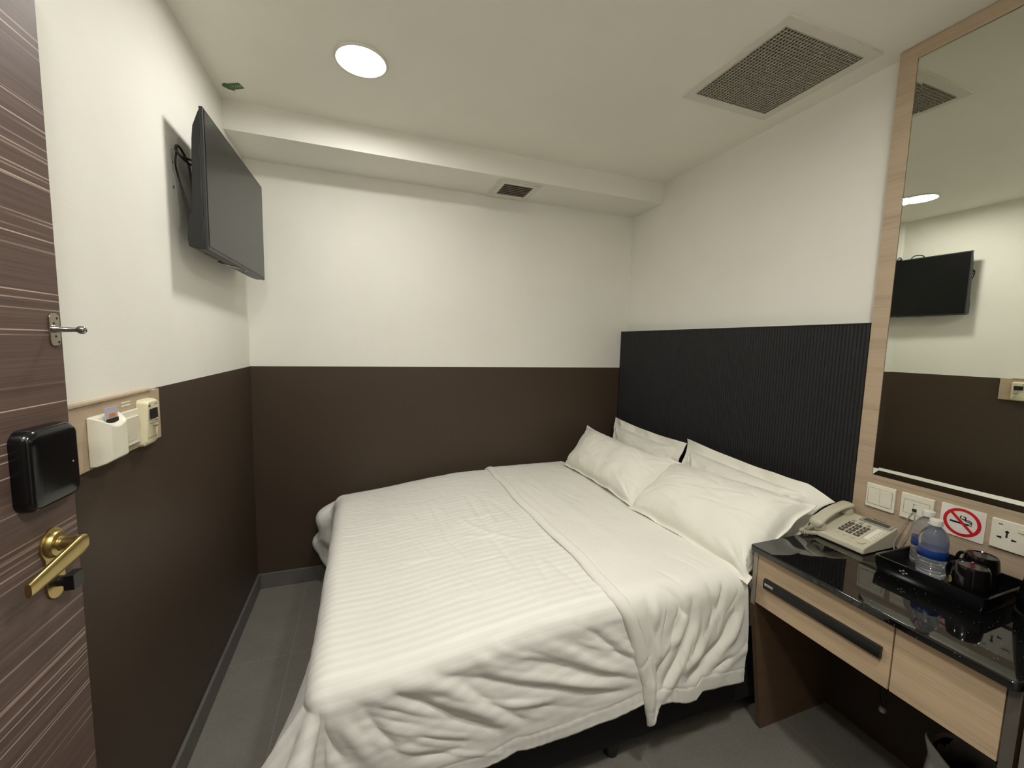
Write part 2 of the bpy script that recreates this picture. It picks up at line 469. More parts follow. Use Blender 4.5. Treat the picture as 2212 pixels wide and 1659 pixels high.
# return air grille
t = empty('return_air_grille', (2.0, -1.29, H), 'large square white framed grey mesh air grille in the ceiling', 'air vent')
x0, x1, y0, y1 = 1.782, 2.232, -1.512, -1.062; a0, a1, b0, b1 = 1.814, 2.188, -1.476, -1.105
g = G()
for q in ((x0, x1, y0, b0), (x0, x1, b1, y1), (x0, a0, b0, b1), (a1, x1, b0, b1)): g.box(*q, H-.007, H)
obj('grille_frame', g, m_frame_w, t)
g = G(); n = 27
for i in range(n+1):
    x = a0 + (a1-a0)*i/n; g.box(x-.0017, x+.0017, b0, b1, H-.0095, H-.003)
n = 30
for i in range(n+1):
    y = b0 + (b1-b0)*i/n; g.box(a0, a1, y-.0011, y+.0011, H-.0085, H-.004)
obj('mesh', g, m_grille, t, label='grey egg crate mesh')
obj('backing', G().box(a0, a1, b0, b1, H-.0022, H-.0005), m_duct_shade, t)  # dark plate painted as the duct's shade, ceiling has no opening
# small supply vent in the beam
t = empty('supply_air_vent', (1.397, -.16, ZB), 'small white framed slatted air vent under the beam', 'air vent')
x0, x1, y0, y1 = 1.272, 1.522, -.282, -.040; a0, a1, b0, b1 = 1.31, 1.484, -.243, -.075
g = G()
for q in ((x0, x1, y0, b0), (x0, x1, b1, y1), (x0, a0, b0, b1), (a1, x1, b0, b1)): g.box(*q, ZB-.006, ZB)
g.box(x0+.012, x1-.012, y0+.012, b0+.001, ZB-.010, ZB-.006).box(x0+.012, x1-.012, b1-.001, y1-.012, ZB-.010, ZB-.006)
g.box(x0+.012, a0+.001, b0, b1, ZB-.010, ZB-.006).box(a1-.001, x1-.012, b0, b1, ZB-.010, ZB-.006)
obj('vent_frame', g, m_frame_w, t, bev=.0015)
g = G()
for i in range(7):
    y = b0 + .012 + (b1-b0-.02)*i/6
    g.obox(((a0+a1)/2, y, ZB-.0065), ((a1-a0)/2, 0, 0), (0, .0105, .0022), (0, -.0002, .0008))
obj('louvre', g, m_slat, t)
obj('backing', G().box(a0, a1, b0, b1, ZB-.0012, ZB-.0003), m_duct_shade, t)  # dark plate painted as the duct's shade, beam has no opening
# green sticker
g = G(); zt = H-.0012
P = [(.031, -.4215), (.0325, -.4128), (.0490, -.3990), (.0725, -.3935), (.0668, -.4010), (.1125, -.4305), (.1000, -.4640), (.0530, -.4390), (.0436, -.4400), (.0380, -.4330)]
g.prism([(x, y, zt) for x, y in P], (0, 0, .0008))
st = obj('ceiling_sticker', g, m_green, origin=(.07, -.43, H)); tag(st, 'small torn green sticker on the ceiling near the left wall', 'sticker')
g = G()
def pj2(u, v): return (.062+.042*u-.006*v, -.4235-.019*u+.020*v)       # along the strip
for (u0, u1, v0, v1) in ((.0, .1, -.2, .35), (.17, .32, -.05, .05), (.2, .28, -.35, .3), (.42, .52, -.3, .3), (.62, 1.0, -.3, -.05), (.62, .72, -.05, .35), (.85, 1.0, -.05, .35)):
    g.prism([(*pj2(u, v), zt-.0003) for u, v in ((u0, v0), (u1, v0), (u1, v1), (u0, v1))], (0, 0, .0003))
obj('sticker_print', g, m_pgreen, st)

# ------------------------------------------------------------------ television on the left wall
tv = empty('television', (.0, -.53, 1.88), 'black flat television on the left wall, screen facing right', 'television')
A = Vector((.096, -.890, 0)); B = Vector((.114, -.178, 0)); tu = (B-A).normalized(); tnn = Vector((tu.y, -tu.x, 0))
ZT0, ZT1 = 1.661, 2.096
def tp(s, z, off=0): return A + tu*s + tnn*off + Vector((0, 0, z))
TL = (B-A).length
g = G(); g.prism([tp(0, ZT0, 0), tp(TL, ZT0, 0), tp(TL, ZT1, 0), tp(0, ZT1, 0)], tnn*-.011)
body = obj('tv_cabinet', g, m_tvbody, tv, bev=.002)
g = G(); g.prism([tp(.007, ZT0+.012, .0003), tp(TL-.007, ZT0+.012, .0003), tp(TL-.007, ZT1-.007, .0003), tp(.007, ZT1-.007, .0003)], tnn*.0012)
obj('screen', g, m_screen, tv)
# back cover: a profile seen from the side, thicker low down
prof = [(0, ZT1-.006), (-.006, ZT1-.02), (-.020, ZT1-.06), (-.024, ZT1-.10), (-.028, ZT1-.20), (-.032, 1.775), (-.040, 1.765), (-.044, 1.750), (-.046, 1.69), (-.044, 1.668), (-.02, ZT0+.001), (0, ZT0+.002)]
g = G()
g.prism([tp(.002, z, o-.0105) for o, z in prof], tu*(TL-.004))
bk = obj('back_cover', g, m_blackm, tv, bev=.003)
for s_, o_, l_ in ((.14, -.035, .055), (.27, -.046, .02), (.55, -.035, .055)):
    obj('speaker_slot', G().obox(tp(s_, 1.664, o_), tu*l_, tnn*.006, dz*.0017), m_ink, bk)
g = G().obox(tp(.33, 1.6595, -.024), tu*.038+tnn*.012, tnn*.0045, dz*.0006); obj('rating_label', g, m_plastic, bk, label='small white label under the set')
g = G().obox(tp(.42, 1.6605, -.004), tu*.006, tnn*.002, dz*.0012); obj('indicator_light', g, m_chrome, bk)
g = G().box(0, .012, -.66, -.42, 1.76, 1.98).box(.012, .05, -.6, -.58, 1.79, 1.95).box(.012, .05, -.5, -.48, 1.79, 1.95)
obj('wall_bracket', g, m_rail, tv, bev=.001)
def cat(pts, n=8):
    P = [Vector(p) for p in pts]; P = [P[0]*2-P[1]] + P + [P[-1]*2-P[-2]]; out = []
    for i in range(1, len(P)-2):
        for k in range(n):
            t = k/n; a, b, c, d = P[i-1:i+3]
            out.append(.5*((2*b) + (c-a)*t + (2*a-5*b+4*c-d)*t*t + (3*b-a-3*c+d)*t**3))
    out.append(P[-2]); return out
g = G()
g.tube(cat([(.055, -.80, 1.93), (.035, -.86, 1.935), (.02, -.880, 1.955), (.018, -.868, 1.975), (.022, -.842, 1.970), (.03, -.820, 1.940), (.035, -.82, 1.90), (.045, -.84, 1.86), (.05, -.84, 1.78)]), .0035, 8)
g.tube(cat([(.02, -.882, 1.950), (.012, -.868, 1.915), (.012, -.845, 1.88), (.025, -.85, 1.83), (.04, -.85, 1.77)]), .0028, 8)
g.tube(cat([(.018, -.876, 1.968), (.02, -.86, 1.950), (.04, -.83, 1.95), (.06, -.82, 1.95)]), .0034, 8)
obj('cable', g, m_ink, tv, label='black cables looped behind the set')
g = G(); g.tube(cat([(.05, -.50, 2.05), (.035, -.53, 2.118), (.03, -.56, 2.128), (.035, -.60, 2.112), (.05, -.62, 2.05)]), .0035, 8)
obj('cable', g, m_ink, tv, label='black cable loop above the set')
g = G().box(0, .009, -.703, -.683, 1.925, 2.030)
o = obj('cable_trunking', g, m_plastic, bev=.001, origin=(0, -.697, 1.98)); tag(o, 'short white cable duct on the wall behind the television', 'cable duct')
for (yy, zz, r, lb) in ((-.856, 1.851, .006, 'larger lower screw mark on the wall left of the television'), (-.853, 1.928, .004, 'tiny upper screw mark on the wall left of the television')):
    o = obj('screw_mark', G().lathe([(0, .001), (r*.7, .001), (r, .0002)], (0, yy, zz), (1, 0, 0), 9), m_skirt, origin=(0, yy, zz)); tag(o, lb, 'screw mark')

# ------------------------------------------------------------------ control board on the left wall
PB = .012
g = G().box(0, PB, -1.62, -1.068, 1.095, 1.2335)
board = obj('switch_board', g, m_oak2, bev=.001, origin=(0, -1.25, 1.16)); tag(board, 'light wood backing board on the left wall carrying controls', 'wall board')
g = G().box(0, PB+.004, -1.62, -1.12, 1.2338, 1.2395)
o = obj('capping_strip', g, m_oak2, board, bev=.001)
g = G()
for k in range(2): g.box(PB, PB+.0008, -1.264, -1.224, 1.2095+k*.0075, 1.2130+k*.0075)
obj('printed_label', g, m_plastic, board, label='narrow white label with two lines')
# key card holder
kh = empty('key_card_holder', (PB, -1.345, 1.155), 'white plastic key card holder at the left end of the wood board', 'card holder')
y0, y1 = -1.401, -1.300; z0, z1 = 1.100, 1.208
def hold(off, iy, top, bot=0): 
    ys = np.linspace(y0+iy, y1-iy, 9)
    bump = [1-((k-4)/4.)**2 for k in range(9)]
    return [(PB+off, ys[k], top - .010*bump[k]*(off > .02)) for k in range(9)] + [(PB+off, ys[8-k], z0+bot) for k in range(9)]
g = G().loft([hold(0, 0, z1), hold(.012, .001, z1-.003), hold(.024, .010, z1-.010, .004), hold(.033, .018, z1-.018, .010)])
obj('holder_body', g, m_plastic, kh, bev=.003, smooth=55)
g = G().box(PB+.0205, PB+.0245, -1.378, -1.332, 1.188, 1.1985); obj('card_slot', g, m_ink, kh)
kc = empty('key_card', (PB+.024, -1.352, 1.20), 'lilac grey key card with orange print standing in the card holder', 'card')
g = G().box(PB+.0215, PB+.0228, -1.379, -1.331, 1.175, 1.2235); obj('card', g, m_card, kc, bev=.0005)
g = G().box(PB+.0228, PB+.0231, -1.366, -1.340, 1.201, 1.209); obj('card_print', g, m_orange, kc)
# light switch
lsw = empty('light_switch', (PB, -1.247, 1.155), 'white rocker light switch between card holder and thermostat on the board', 'switch')
g = G().box(PB, PB+.008, -1.291, -1.205, 1.112, 1.198); obj('faceplate', g, m_plastic, lsw, bev=.002)
g = G().prism([(PB+.008, -1.280, 1.123), (PB+.008, -1.280, 1.182), (PB+.0135, -1.280, 1.182), (PB+.009, -1.280, 1.123)], (0, .064, 0)); obj('rocker', g, m_ivory, lsw, bev=.0015)
# thermostat
th = empty('thermostat', (PB, -1.16, 1.155), 'cream air conditioner controller with dark display on the board', 'thermostat')
def thr(off, ins): return [(PB+off-.0005*(off == 0), y, z) for y, z in rr(-1.197+ins, -1.125-ins, 1.094+ins, 1.216-ins, .010)]
def thw(off, ins):                                       # front face waisted lower down
    out = []
    for y, z in rr(-1.195+ins, -1.127-ins, 1.097+ins, 1.214-ins, .008):
        out.append((PB+off-(.006 if z < 1.15 else 0), y, z))
    return out
g = G().loft([thr(0, 0), thr(.010, .001), thw(.019, .003), thw(.022, .005)])
obj('controller_body', g, m_cream, th, smooth=45)
obj('display', G().box(PB+.022, PB+.0228, -1.182, -1.140, 1.164, 1.191), m_ink, th)
for q in ((-1.185, -1.137, 1.152, 1.1533), (-1.160, -1.137, 1.142, 1.1433), (-1.154, -1.138, 1.2015, 1.2028), (-1.186, -1.178, 1.197, 1.203), (-1.150, -1.143, 1.156, 1.160)):
    obj('button_marking', G().box(PB+.022 if q[2] > 1.15 else PB+.0158, PB+.0226, *q), m_edge_dark, th)
for k in range(3): obj('button_marking', G().box(PB+.0155, PB+.0168, -1.184, -1.138, 1.114+.008*k, 1.1152+.008*k), m_edge_dark, th)

# ------------------------------------------------------------------ headboard
t = empty('headboard', (2.3, -.765, .3), 'black finely ribbed headboard panel behind the pillows', 'headboard')
y0, y1 = YFO+.002, -.001
n = 116*8; ys = np.linspace(y0, y1, n+1)
rib = .0042*np.abs(np.sin(np.arange(n+1)/8*PI))**.6
g = G(); vs = []
for z in (.2, ZH-.004):
    for k in range(n+1): vs.append((XH+.004-rib[k], ys[k], z))
g.add(vs, [(k, k+1, n+2+k, n+1+k) for k in range(n)])
obj('ribbed_cover', g, m_head, t, smooth=60)
g = G().box(XH+.004, W-.001, y0, y1, .2, ZH-.006); g.box(XH-.001, W-.001, y0, y1, ZH-.004, ZH).box(XH-.001, XH+.006, y1-.003, y1, .2, ZH)
obj('panel', g, m_blackm, t)

# ------------------------------------------------------------------ wood surround with mirror on the right wall
YR = -2.135
mw = empty('wall_mirror', (W, -1.85, .72), 'large wall mirror in a light wood surround above the desk', 'mirror')
g = G(); g.box(XF, W, YFI, YFO, .1, H-.002).box(XF, W, YR, YFI, ZFT, H-.002).box(XF, W, YR, YFI, .1, ZFB)
obj('wood_surround', g, m_oak2, mw)
g = G().box(XF+.012, W, YR, YFI, ZFB, ZFT); obj('backing_board', g, m_ink, mw)
gap = .0012
a0, a1, c0, c1 = YR, YFI-gap, ZFB+gap, ZFT-gap
b0, b1, e0, e1 = a0, a1-.0165, c0+.0185, c1-.0165
TM = -.006                                                # the glass is hung a fraction of a degree off the wall plane
def mxx(y, d=0): return XF + .0022 + TM*(y+1.58) - d
D_ = .00042
g = G(); g.add([(mxx(b0), b0, e0), (mxx(b1), b1, e0), (mxx(b1), b1, e1), (mxx(b0), b0, e1)], [(0, 1, 2, 3)])
def ed(y, z): return (mxx(y, D_ if z < 1.5 else .00026), y, z)
def inn(y, z): return (mxx(y), y, z)
g.add([ed(a1, c0), ed(a1, c1), inn(b1, e1), inn(b1, e0)], [(0, 1, 2, 3)])
g.add([ed(a1, c1), ed(a0, c1), inn(b0, e1), inn(b1, e1)], [(0, 1, 2, 3)])
g.add([ed(a0, c0), ed(a1, c0), inn(b1, e0), inn(b0, e0)], [(0, 1, 2, 3)])
obj('mirror_glass', g, m_mirror, mw, smooth=0, label='silvered glass with a narrow bevelled edge')

def plate(name, yc, label, cat_, zc=.8705, s=.0862, w=None):
    t = empty(name, (XF, yc, zc), label, cat_)
    g = G().box(XF-.0085, XF, yc-(w or s)/2, yc+(w or s)/2, zc-s/2, zc+s/2)
    obj('faceplate', g, m_plastic, t, bev=.0022)
    return t
def edge_frame(t, y0, y1, z0, z1, th=.0008, x=XF-.0088):
    g = G().box(x, XF-.0083, y0, y1, z1, z1+th).box(x, XF-.0083, y0, y1, z0-th, z0).box(x, XF-.0083, y0-th, y0, z0, z1).box(x, XF-.0083, y1, y1+th, z0, z1)
    obj('groove', g, m_edge_dark, t)
sw = plate('light_switch', -1.6175, 'white double rocker switch left of the telephone socket under the mirror', 'switch')
for a, b in ((-1.6168, -1.5828), (-1.6518, -1.6178)):
    g = G().prism([(XF-.0083, a-.0, .8415), (XF-.0083, a, .8975), (XF-.0115, a, .8975), (XF-.0095, a, .8415)], (0, b-a, 0)); obj('rocker', g, m_plastic, sw, bev=.001)
edge_frame(sw, -1.6530, -1.5815, .8405, .8985)
js = plate('telephone_socket', -1.7195, 'white telephone wall socket behind the water bottles', 'socket')
edge_frame(js, -1.7530, -1.6865, .8475, .8935)
g = G().box(XF-.0089, XF-.0083, -1.7230, -1.7120, .8815, .8825).box(XF-.0089, XF-.0083, -1.7120, -1.7111, .8700, .8825)
obj('shutter', g, m_edge_dark, js)
g = G().box(XF-.0105, XF-.0083, -1.7215, -1.7105, .8575, .8675); obj('jack', g, m_ink, js)
# no smoking sign
sg = empty('no_smoking_sign', (XF, -1.8285, .868), 'square white sign with red circle and struck out cigarette', 'sign')
cy, cz = -1.8285, .8685
g = G().prism([(XF, y, z) for y, z in rr(cy-.0505, cy+.0505, cz-.0475, cz+.0475, .004)], (-.003, 0, 0)); obj('sign_plate', g, m_sign, sg, bev=.0006)
sx_ = XF-.0031
def yz(u, v): return (sx_, cy-u, cz+v)                     # u to the right as read, v up
def circ(g, R0, R1, n=64):
    vs = []
    for k in range(n):
        a = 2*PI*k/n; vs += [yz(R0*math.cos(a), R0*math.sin(a)), yz(R1*math.cos(a), R1*math.sin(a))]
    g.add(vs, [(2*k, 2*k+1, (2*k+3) % (2*n), (2*k+2) % (2*n)) for k in range(n)])
def flat(g, P, d=.0003): g.prism([yz(u, v) for u, v in P], (-d, 0, 0))
g = G()
n = 64; rings = []
for k in range(n):
    a = 2*PI*k/n; c, s_ = math.cos(a), math.sin(a)
    rings.append([Vector(yz(.0345*c, .0345*s_)), Vector(yz(.0430*c, .0430*s_)), Vector(yz(.0430*c, .0430*s_))-Vector((.0003, 0, 0)), Vector(yz(.0345*c, .0345*s_))-Vector((.0003, 0, 0))])
rings.append(rings[0]); g.loft(rings, cap=False)
q = .7071; w_ = .0037
flat(g, [(-.0355*q-w_*q, .0355*q-w_*q), (-.0355*q+w_*q, .0355*q+w_*q), (.0355*q+w_*q, -.0355*q+w_*q), (.0355*q-w_*q, -.0355*q-w_*q)], .0006)
obj('prohibition_ring', g, m_red, sg, label='red ring with diagonal bar')
g = G()
flat(g, [(-.0270, -.0055), (-.0270, .0002), (.0165, .0002), (.0165, -.0055)])
flat(g, [(.0178, -.0055), (.0178, .0002), (.0193, .0002), (.0193, -.0055)]); flat(g, [(.0206, -.0055), (.0206, .0002), (.0221, .0002), (.0221, -.0055)])
def ribbon(g, P, w):
    P = [Vector((a, b)) for a, b in P]
    L = []; Rr = []
    for i, p in enumerate(P):
        t = (P[min(i+1, len(P)-1)]-P[max(i-1, 0)]).normalized(); nn = Vector((-t.y, t.x))*w/2
        L.append(p+nn); Rr.append(p-nn)
    for i in range(len(P)-1): flat(g, [L[i], L[i+1], Rr[i+1], Rr[i]])
def sm(P): return [(p.x, p.y) for p in cat([(a, b, 0) for a, b in P], 5)]
ribbon(g, sm([(-.0010, .0205), (-.0045, .0175), (-.0035, .0125), (.0030, .0105), (.0075, .0085), (.0095, .0065), (.0130, .0065), (.0180, .0045), (.0185, .0015)]), .0026)
ribbon(g, sm([(.0015, .0195), (.0070, .0185), (.0080, .0150), (.0060, .0125), (.0110, .0110), (.0165, .0105), (.0205, .0085), (.0218, .0015)]), .0026)
obj('cigarette_symbol', g, m_ink, sg)
# universal socket
so = plate('power_socket', -1.9345, 'white universal power socket right of the no smoking sign', 'socket', s=.086)
g = G()
def sk(P): g.prism([(XF-.0086, y, z) for y, z in P], (-.0004, 0, 0))
sk([(-1.9145, .9015), (-1.9065, .9015), (-1.9065, .8990), (-1.9145, .8990)])
sk([(-1.9290, .8820), (-1.9245, .8865), (-1.9200, .8820), (-1.9225, .8780), (-1.9265, .8780)]); sk([(-1.9262, .8780), (-1.9262, .8705), (-1.9228, .8705), (-1.9228, .8780)])
sk([(-1.9228, .8705), (-1.9222, .8650), (-1.9268, .8650), (-1.9262, .8705)])
sk([(-1.9050, .8640), (-1.9050, .8610), (-1.9150, .8585), (-1.9150, .8650)]); sk([(-1.9440, .8640), (-1.9440, .8610), (-1.9340, .8585), (-1.9340, .8650)])
obj('socket_slot', g, m_ink, so)
g = G().prism([(XF-.0083, y, z) for y, z in rr(-1.9620, -1.9450, .8890, .9000, .002)], (-.003, 0, 0)); obj('rocker', g, m_ivory, so, bev=.001)

# ------------------------------------------------------------------ desk
ZD = .716; DY0, DY1 = -1.505, -2.128
dk = empty('desk', (2.05, -1.82, 0), 'wall desk with black stone top and two light wood drawers', 'desk')
g = G(); R_ = .014
P = [(XF-.0005, DY0), (XF-.0005, DY1)]
for cx_, cy_, a0 in ((1.806+R_, DY1+R_, 270), (1.806+R_, DY0-R_, 180)):
    for k in range(7):
        a = math.radians(a0 - 90*k/6); P.append((cx_ + R_*math.cos(a), cy_ + R_*math.sin(a)))
g.prism([(x, y, .6945) for x, y in P], (0, 0, ZD-.6945)); obj('desk_top', g, m_granite, dk, bev=.0045, seg=4, label='polished black speckled stone top')
XD = 1.829
g = G().prism([(XD, -1.5235, .694), (XD, -1.5235, .50), (1.912, -1.5235, 0), (XF-.001, -1.5235, 0), (XF-.001, -1.5235, .694)], (0, .016, 0)); pan = obj('side_panel', g, [m_panelbrown, m_edge, m_panelbrown], dk)
for p in pan.data.polygons:
    if p.normal.x < -.5: p.material_index = 1 if p.normal.x < -.999 else 0  # lower slanted edge stays brown, putting the bed's shade into its colour
g = G().box(XD, XF-.001, -2.1275, -2.1075, 0, .694); o = obj('side_panel', g, [m_panelbrown, m_edge_dark], dk)
for p in o.data.polygons:
    if p.normal.x < -.5: p.material_index = 1
obj('drawer_case', G().box(XD+.02, XF-.001, -2.1070, -1.5240, .53, .690), m_panelbrown, dk)
obj('back_panel', G().box(XF-.022, XF-.002, -2.1070, -1.5240, 0, .53), m_brown, dk)
d1 = obj('drawer', G().box(XD-.0, XD+.018, -1.9090, -1.5250, .5115, .6925), m_oak, dk, bev=.0008)
d2 = obj('drawer', G().box(XD-.0, XD+.018, -2.1050, -1.9125, .5115, .6925), m_oak, dk, bev=.0008)
g = G().prism([(XD, -1.5575, .5835), (XD, -1.5575, .6165), (XD-.010, -1.5575, .6165), (XD-.012, -1.5575, .612), (XD-.012, -1.5575, .588), (XD-.009, -1.5575, .5835)], (0, -.333, 0))
h = obj('pull_bar', g, [m_blackm, m_plastic], d1, bev=.0008, label='long black bar across the drawer front')
g2 = G(); text_geo(g2, 'SONY', .0115, (XD-.0122, -1.5780, .6000), (0, -1, 0), (0, 0, 1), .0004, bold=True)
me = h.data
import bmesh
bm = bmesh.new(); bm.from_mesh(me); og = ORG[h]
vv = [bm.verts.new((p[0]-og.x, p[1]-og.y, p[2]-og.z)) for p in g2.v]
for f in g2.f:
    try:
        nf = bm.faces.new([vv[i] for i in f]); nf.material_index = 1
    except ValueError: pass
bm.to_mesh(me); bm.free()
# cable under the desk
g = G()
g.tube(cat([(2.12, -1.770, .515), (2.11, -1.765, .36), (2.10, -1.768, .29), (2.10, -1.778, .262)]), .003, 8)
g.tube(cat([(2.12, -1.795, .515), (2.11, -1.795, .37), (2.10, -1.79, .29), (2.10, -1.780, .262)]), .003, 8)
g.tube(cat([(2.12, -1.782, .515), (2.105, -1.783, .38), (2.10, -1.782, .30)]), .0025, 8)
t = empty('power_cable', (2.11, -1.78, .26), 'black power cable looped down under the desk', 'cable')
obj('cord', g, m_ink, t)
obj('plug', G().lathe([(.004, 0), (.009, .004), (.009, .016), (.004, .02)], (2.10, -1.779, .243), (0, 0, 1), 14), m_grille, t)
# waste bin with liner
bx, by = 2.125, -2.0
wb = empty('waste_bin', (bx, by, 0), 'dark waste bin with pale plastic liner on the floor under the desk', 'bin')
g = G().lathe([(.075, 0), (.08, .003), (.098, .26), (.100, .262), (.097, .262), (.078, .006), (0, .006)], (bx, by, 0), n=40); obj('bin_body', g, m_darkbin, wb, smooth=60)
ringsP = np.zeros((9, 49, 3))
for i in range(9):
    for k in range(49):
        a = 2*PI*k/48; wv = .006*math.sin(5*a+1)+.004*math.sin(11*a)
        prof_ = [(.090, .20), (.0955, .25), (.0985, .268), (.1015, .272), (.1040, .266), (.1055, .245), (.107, .215), (.110, .185), (.113, .155)][i]
        tip = max(0, math.cos(a-2.35))**9 * (.045 if 1 < i < 5 else .02)
        ringsP[i, k] = (bx+(prof_[0]+wv*i/8+tip*.5)*math.cos(a), by+(prof_[0]+wv*i/8+tip*.5)*math.sin(a), prof_[1]+tip*(1 if i < 6 else 0))
gridobj('bin_liner', ringsP, m_bag, wb, thick=.0008)
# partition right of the desk
wd = empty('wardrobe', (2.05, -2.38, 0), 'dark grey wardrobe side with pale metal edge at the right end of the desk', 'wardrobe')
obj('carcass', G().box(1.822, W-.002, YBACK+.003, -2.142, 0, 2.1), m_edge_dark, wd, bev=.001)
obj('metal_edge', G().box(1.806, 1.822, -2.153, -2.141, 0, 2.1), m_alu, wd, bev=.001, label='pale aluminium edge trim')

# ------------------------------------------------------------------ telephone
ph = empty('telephone', (2.19, -1.595, ZD), 'beige grey desk telephone with corded handset at the left end of the desk', 'telephone')
PX0, PX1, PY0, PY1 = 2.098, 2.278, -1.505, -1.682         # front, back, left, right
def pz(x, z=0): return ZD + .022 + (x-PX0)/(PX1-PX0)*.050 + z
def pp(u, v, h=0):                                        # u: 0 left..1 right, v: 0 front..1 back
    x = PX0 + v*(PX1-PX0); y = PY0 + u*(PY1-PY0)
    return Vector((x - h*.27, y, pz(x, h*.96)))
g = G()
sec = [(PX0, ZD+.002), (PX0-.001, ZD+.010), (PX0+.002, pz(PX0+.002)), (PX1-.03, pz(PX1-.03)), (PX1-.006, pz(PX1)-.001), (PX1, ZD+.055), (PX1-.01, ZD+.002)]
g.prism([(x, PY0, z) for x, z in sec], (0, PY1-PY0, 0))
pb = obj('phone_body', g, m_phone, ph, bev=.004, seg=3)
g = G(); g.prism([pp(.44, .80), pp(.97, .80), pp(.97, .955), pp(.44, .955)], pp(0, 0, .004)-pp(0, 0)); ds = obj('display_surround', g, m_lcdfr, pb, bev=.001)
g = G(); g.prism([pp(.50, .825, .004), pp(.92, .825, .004), pp(.92, .925, .004), pp(.50, .925, .004)], pp(0, 0, .0005)-pp(0, 0)); obj('display', g, m_lcd, pb, label='dark grey display')
g = G(); uu = (pp(1, 0)-pp(0, 0)).normalized(); vv_ = (pp(0, 1)-pp(0, 0)).normalized()
text_geo(g, 'Panasonic', .0095, pp(.70, .978, .0012), uu, vv_, .0004, bold=True); obj('lettering', g, m_ink, pb)
digits = ['1', '2', '3', '4', '5', '6', '7', '8', '9', '*', '0', '#']
for r in range(4):
    for c in range(3):
        u = .42 + .135*c; v = .60 - .095*r
        g = G(); g.mat(0); g.prism([pp(u-.048, v-.030), pp(u+.048, v-.030), pp(u+.048, v+.030), pp(u-.048, v+.030)], pp(0, 0, .0035)-pp(0, 0))
        g.mat(1); text_geo(g, digits[3*r+c], .0085, pp(u, v, .0037), uu, vv_, .0004)
        obj('dial_key', g, [m_phone_d, m_plastic], pb, label='dark dial key')
for r in range(2):
    for c in range(3):
        u = .40 + .135*c; v = .745 - .05*r
        g = G(); g.prism([pp(u-.03, v-.014), pp(u+.03, v-.014), pp(u+.03, v+.014), pp(u-.03, v+.014)], pp(0, 0, .003)-pp(0, 0)); obj('function_key', g, m_lcdfr if r else m_phone, pb, bev=.0006)
for k in range(3):
    u = .42 + .135*k; v = .19; g = G(); g.prism([pp(u-.035, v-.014), pp(u+.035, v-.014), pp(u+.035, v+.014), pp(u-.035, v+.014)], pp(0, 0, .003)-pp(0, 0)); obj('function_key', g, m_phone, pb, bev=.0006)
g = G(); g.prism([pp(.80, .30), pp(.955, .30), pp(.955, .74), pp(.80, .74)], pp(0, 0, .0012)-pp(0, 0)); idx = obj('index_card', g, m_plastic, pb, bev=.0004)
g = G()
for k in range(10): v = .33 + .04*k; g.prism([pp(.885, v), pp(.95, v), pp(.95, v+.012), pp(.885, v+.012)], pp(0, 0, .0016)-pp(0, 0))
g.prism([pp(.795, .29), pp(.80, .29), pp(.80, .75), pp(.795, .75)], pp(0, 0, .0016)-pp(0, 0)); g.prism([pp(.795, .745), pp(.955, .745), pp(.955, .75), pp(.795, .75)], pp(0, 0, .0016)-pp(0, 0))
obj('speed_dial_key', g, m_lcdfr, pb)
g = G().lathe([(.011, 0), (.012, .0015), (.012, .003), (.009, .004)], pp(.86, .17), (pp(0, 0, 1)-pp(0, 0)), 24); obj('speaker_key', g, m_phone, pb)
# handset: arched beam with two cups, lies along the left side of the body
rings = []
N = 28
for k in range(N+1):
    t = k/N; v = -.02 + 1.04*t
    arch = .050 - .020*(2*t-1)**2 + .004
    low = .030 if (t < .2 or t > .8) else .030 - 0
    c = pp(.135, v, 0)
    s2 = abs(2*t-1)
    thick = .0085 + .006*max(0, (s2-.55)/.45)
    hgt = .040 - .016*s2**2.2
    wid = .0205 + .004*max(0, (s2-.5)/.5)
    if k in (0, N): wid *= .72; thick *= .6
    if k in (1, N-1): wid *= .93; thick *= .9
    ring = []
    for j in range(20):
        a = 2*PI*j/20
        ring.append(c + uu*(wid*math.copysign(abs(math.cos(a))**.75, math.cos(a))) + (pp(0, 0, 1)-pp(0, 0))*(hgt + thick*math.copysign(abs(math.sin(a))**.75, math.sin(a))))
    rings.append(ring)
g = G().loft(rings)
for v in (.10, .90):
    g.lathe([(.022, .002), (.0225, .012), (.020, .024)], pp(.135, v, 0), pp(0, 0, 1)-pp(0, 0), 28)
hs = obj('handset', g, m_phone, ph, smooth=50)
# coiled cord at the front left corner
g = G(); pts = []
path = cat([pp(.10, -.02, .016), pp(.04, -.09, .004), (2.070, -1.497, ZD+.011), (2.062, -1.512, ZD+.010), (2.080, -1.524, ZD+.010), (2.10, -1.530, ZD+.008)], 12)
L = 0
fr = []
for i in range(len(path)-1):
    for j in range(6): fr.append(path[i].lerp(path[i+1], j/6))
for i, p in enumerate(fr):
    t = (fr[min(i+1, len(fr)-1)]-fr[max(i-1, 0)]).normalized(); e1 = t.cross(Vector((0, 0, 1))).normalized(); e2 = t.cross(e1)
    a = 2*PI*i/15; pts.append(p + e1*(.0058*math.cos(a)) + e2*(.0058*math.sin(a)) + Vector((0, 0, .0)))
g.tube(pts, .0016, 6)
obj('coiled_cord', g, m_phone, ph, label='short coiled cord')
g = G(); g.tube(cat([(XF-.012, -1.716, .858), (XF-.022, -1.712, .845), (XF-.030, -1.700, .80), (XF-.045, -1.690, .745), (2.225, -1.700, .7235), (2.17, -1.710, .720), (2.13, -1.705, .720), (2.15, -1.692, .720), (2.20, -1.694, .7215)]), .0016, 6)
g.tube(cat([(XF-.012, -1.719, .858), (XF-.020, -1.724, .84), (XF-.026, -1.716, .79), (XF-.035, -1.700, .74), (2.235, -1.705, .7225), (2.19, -1.715, .719)]), .0016, 6)
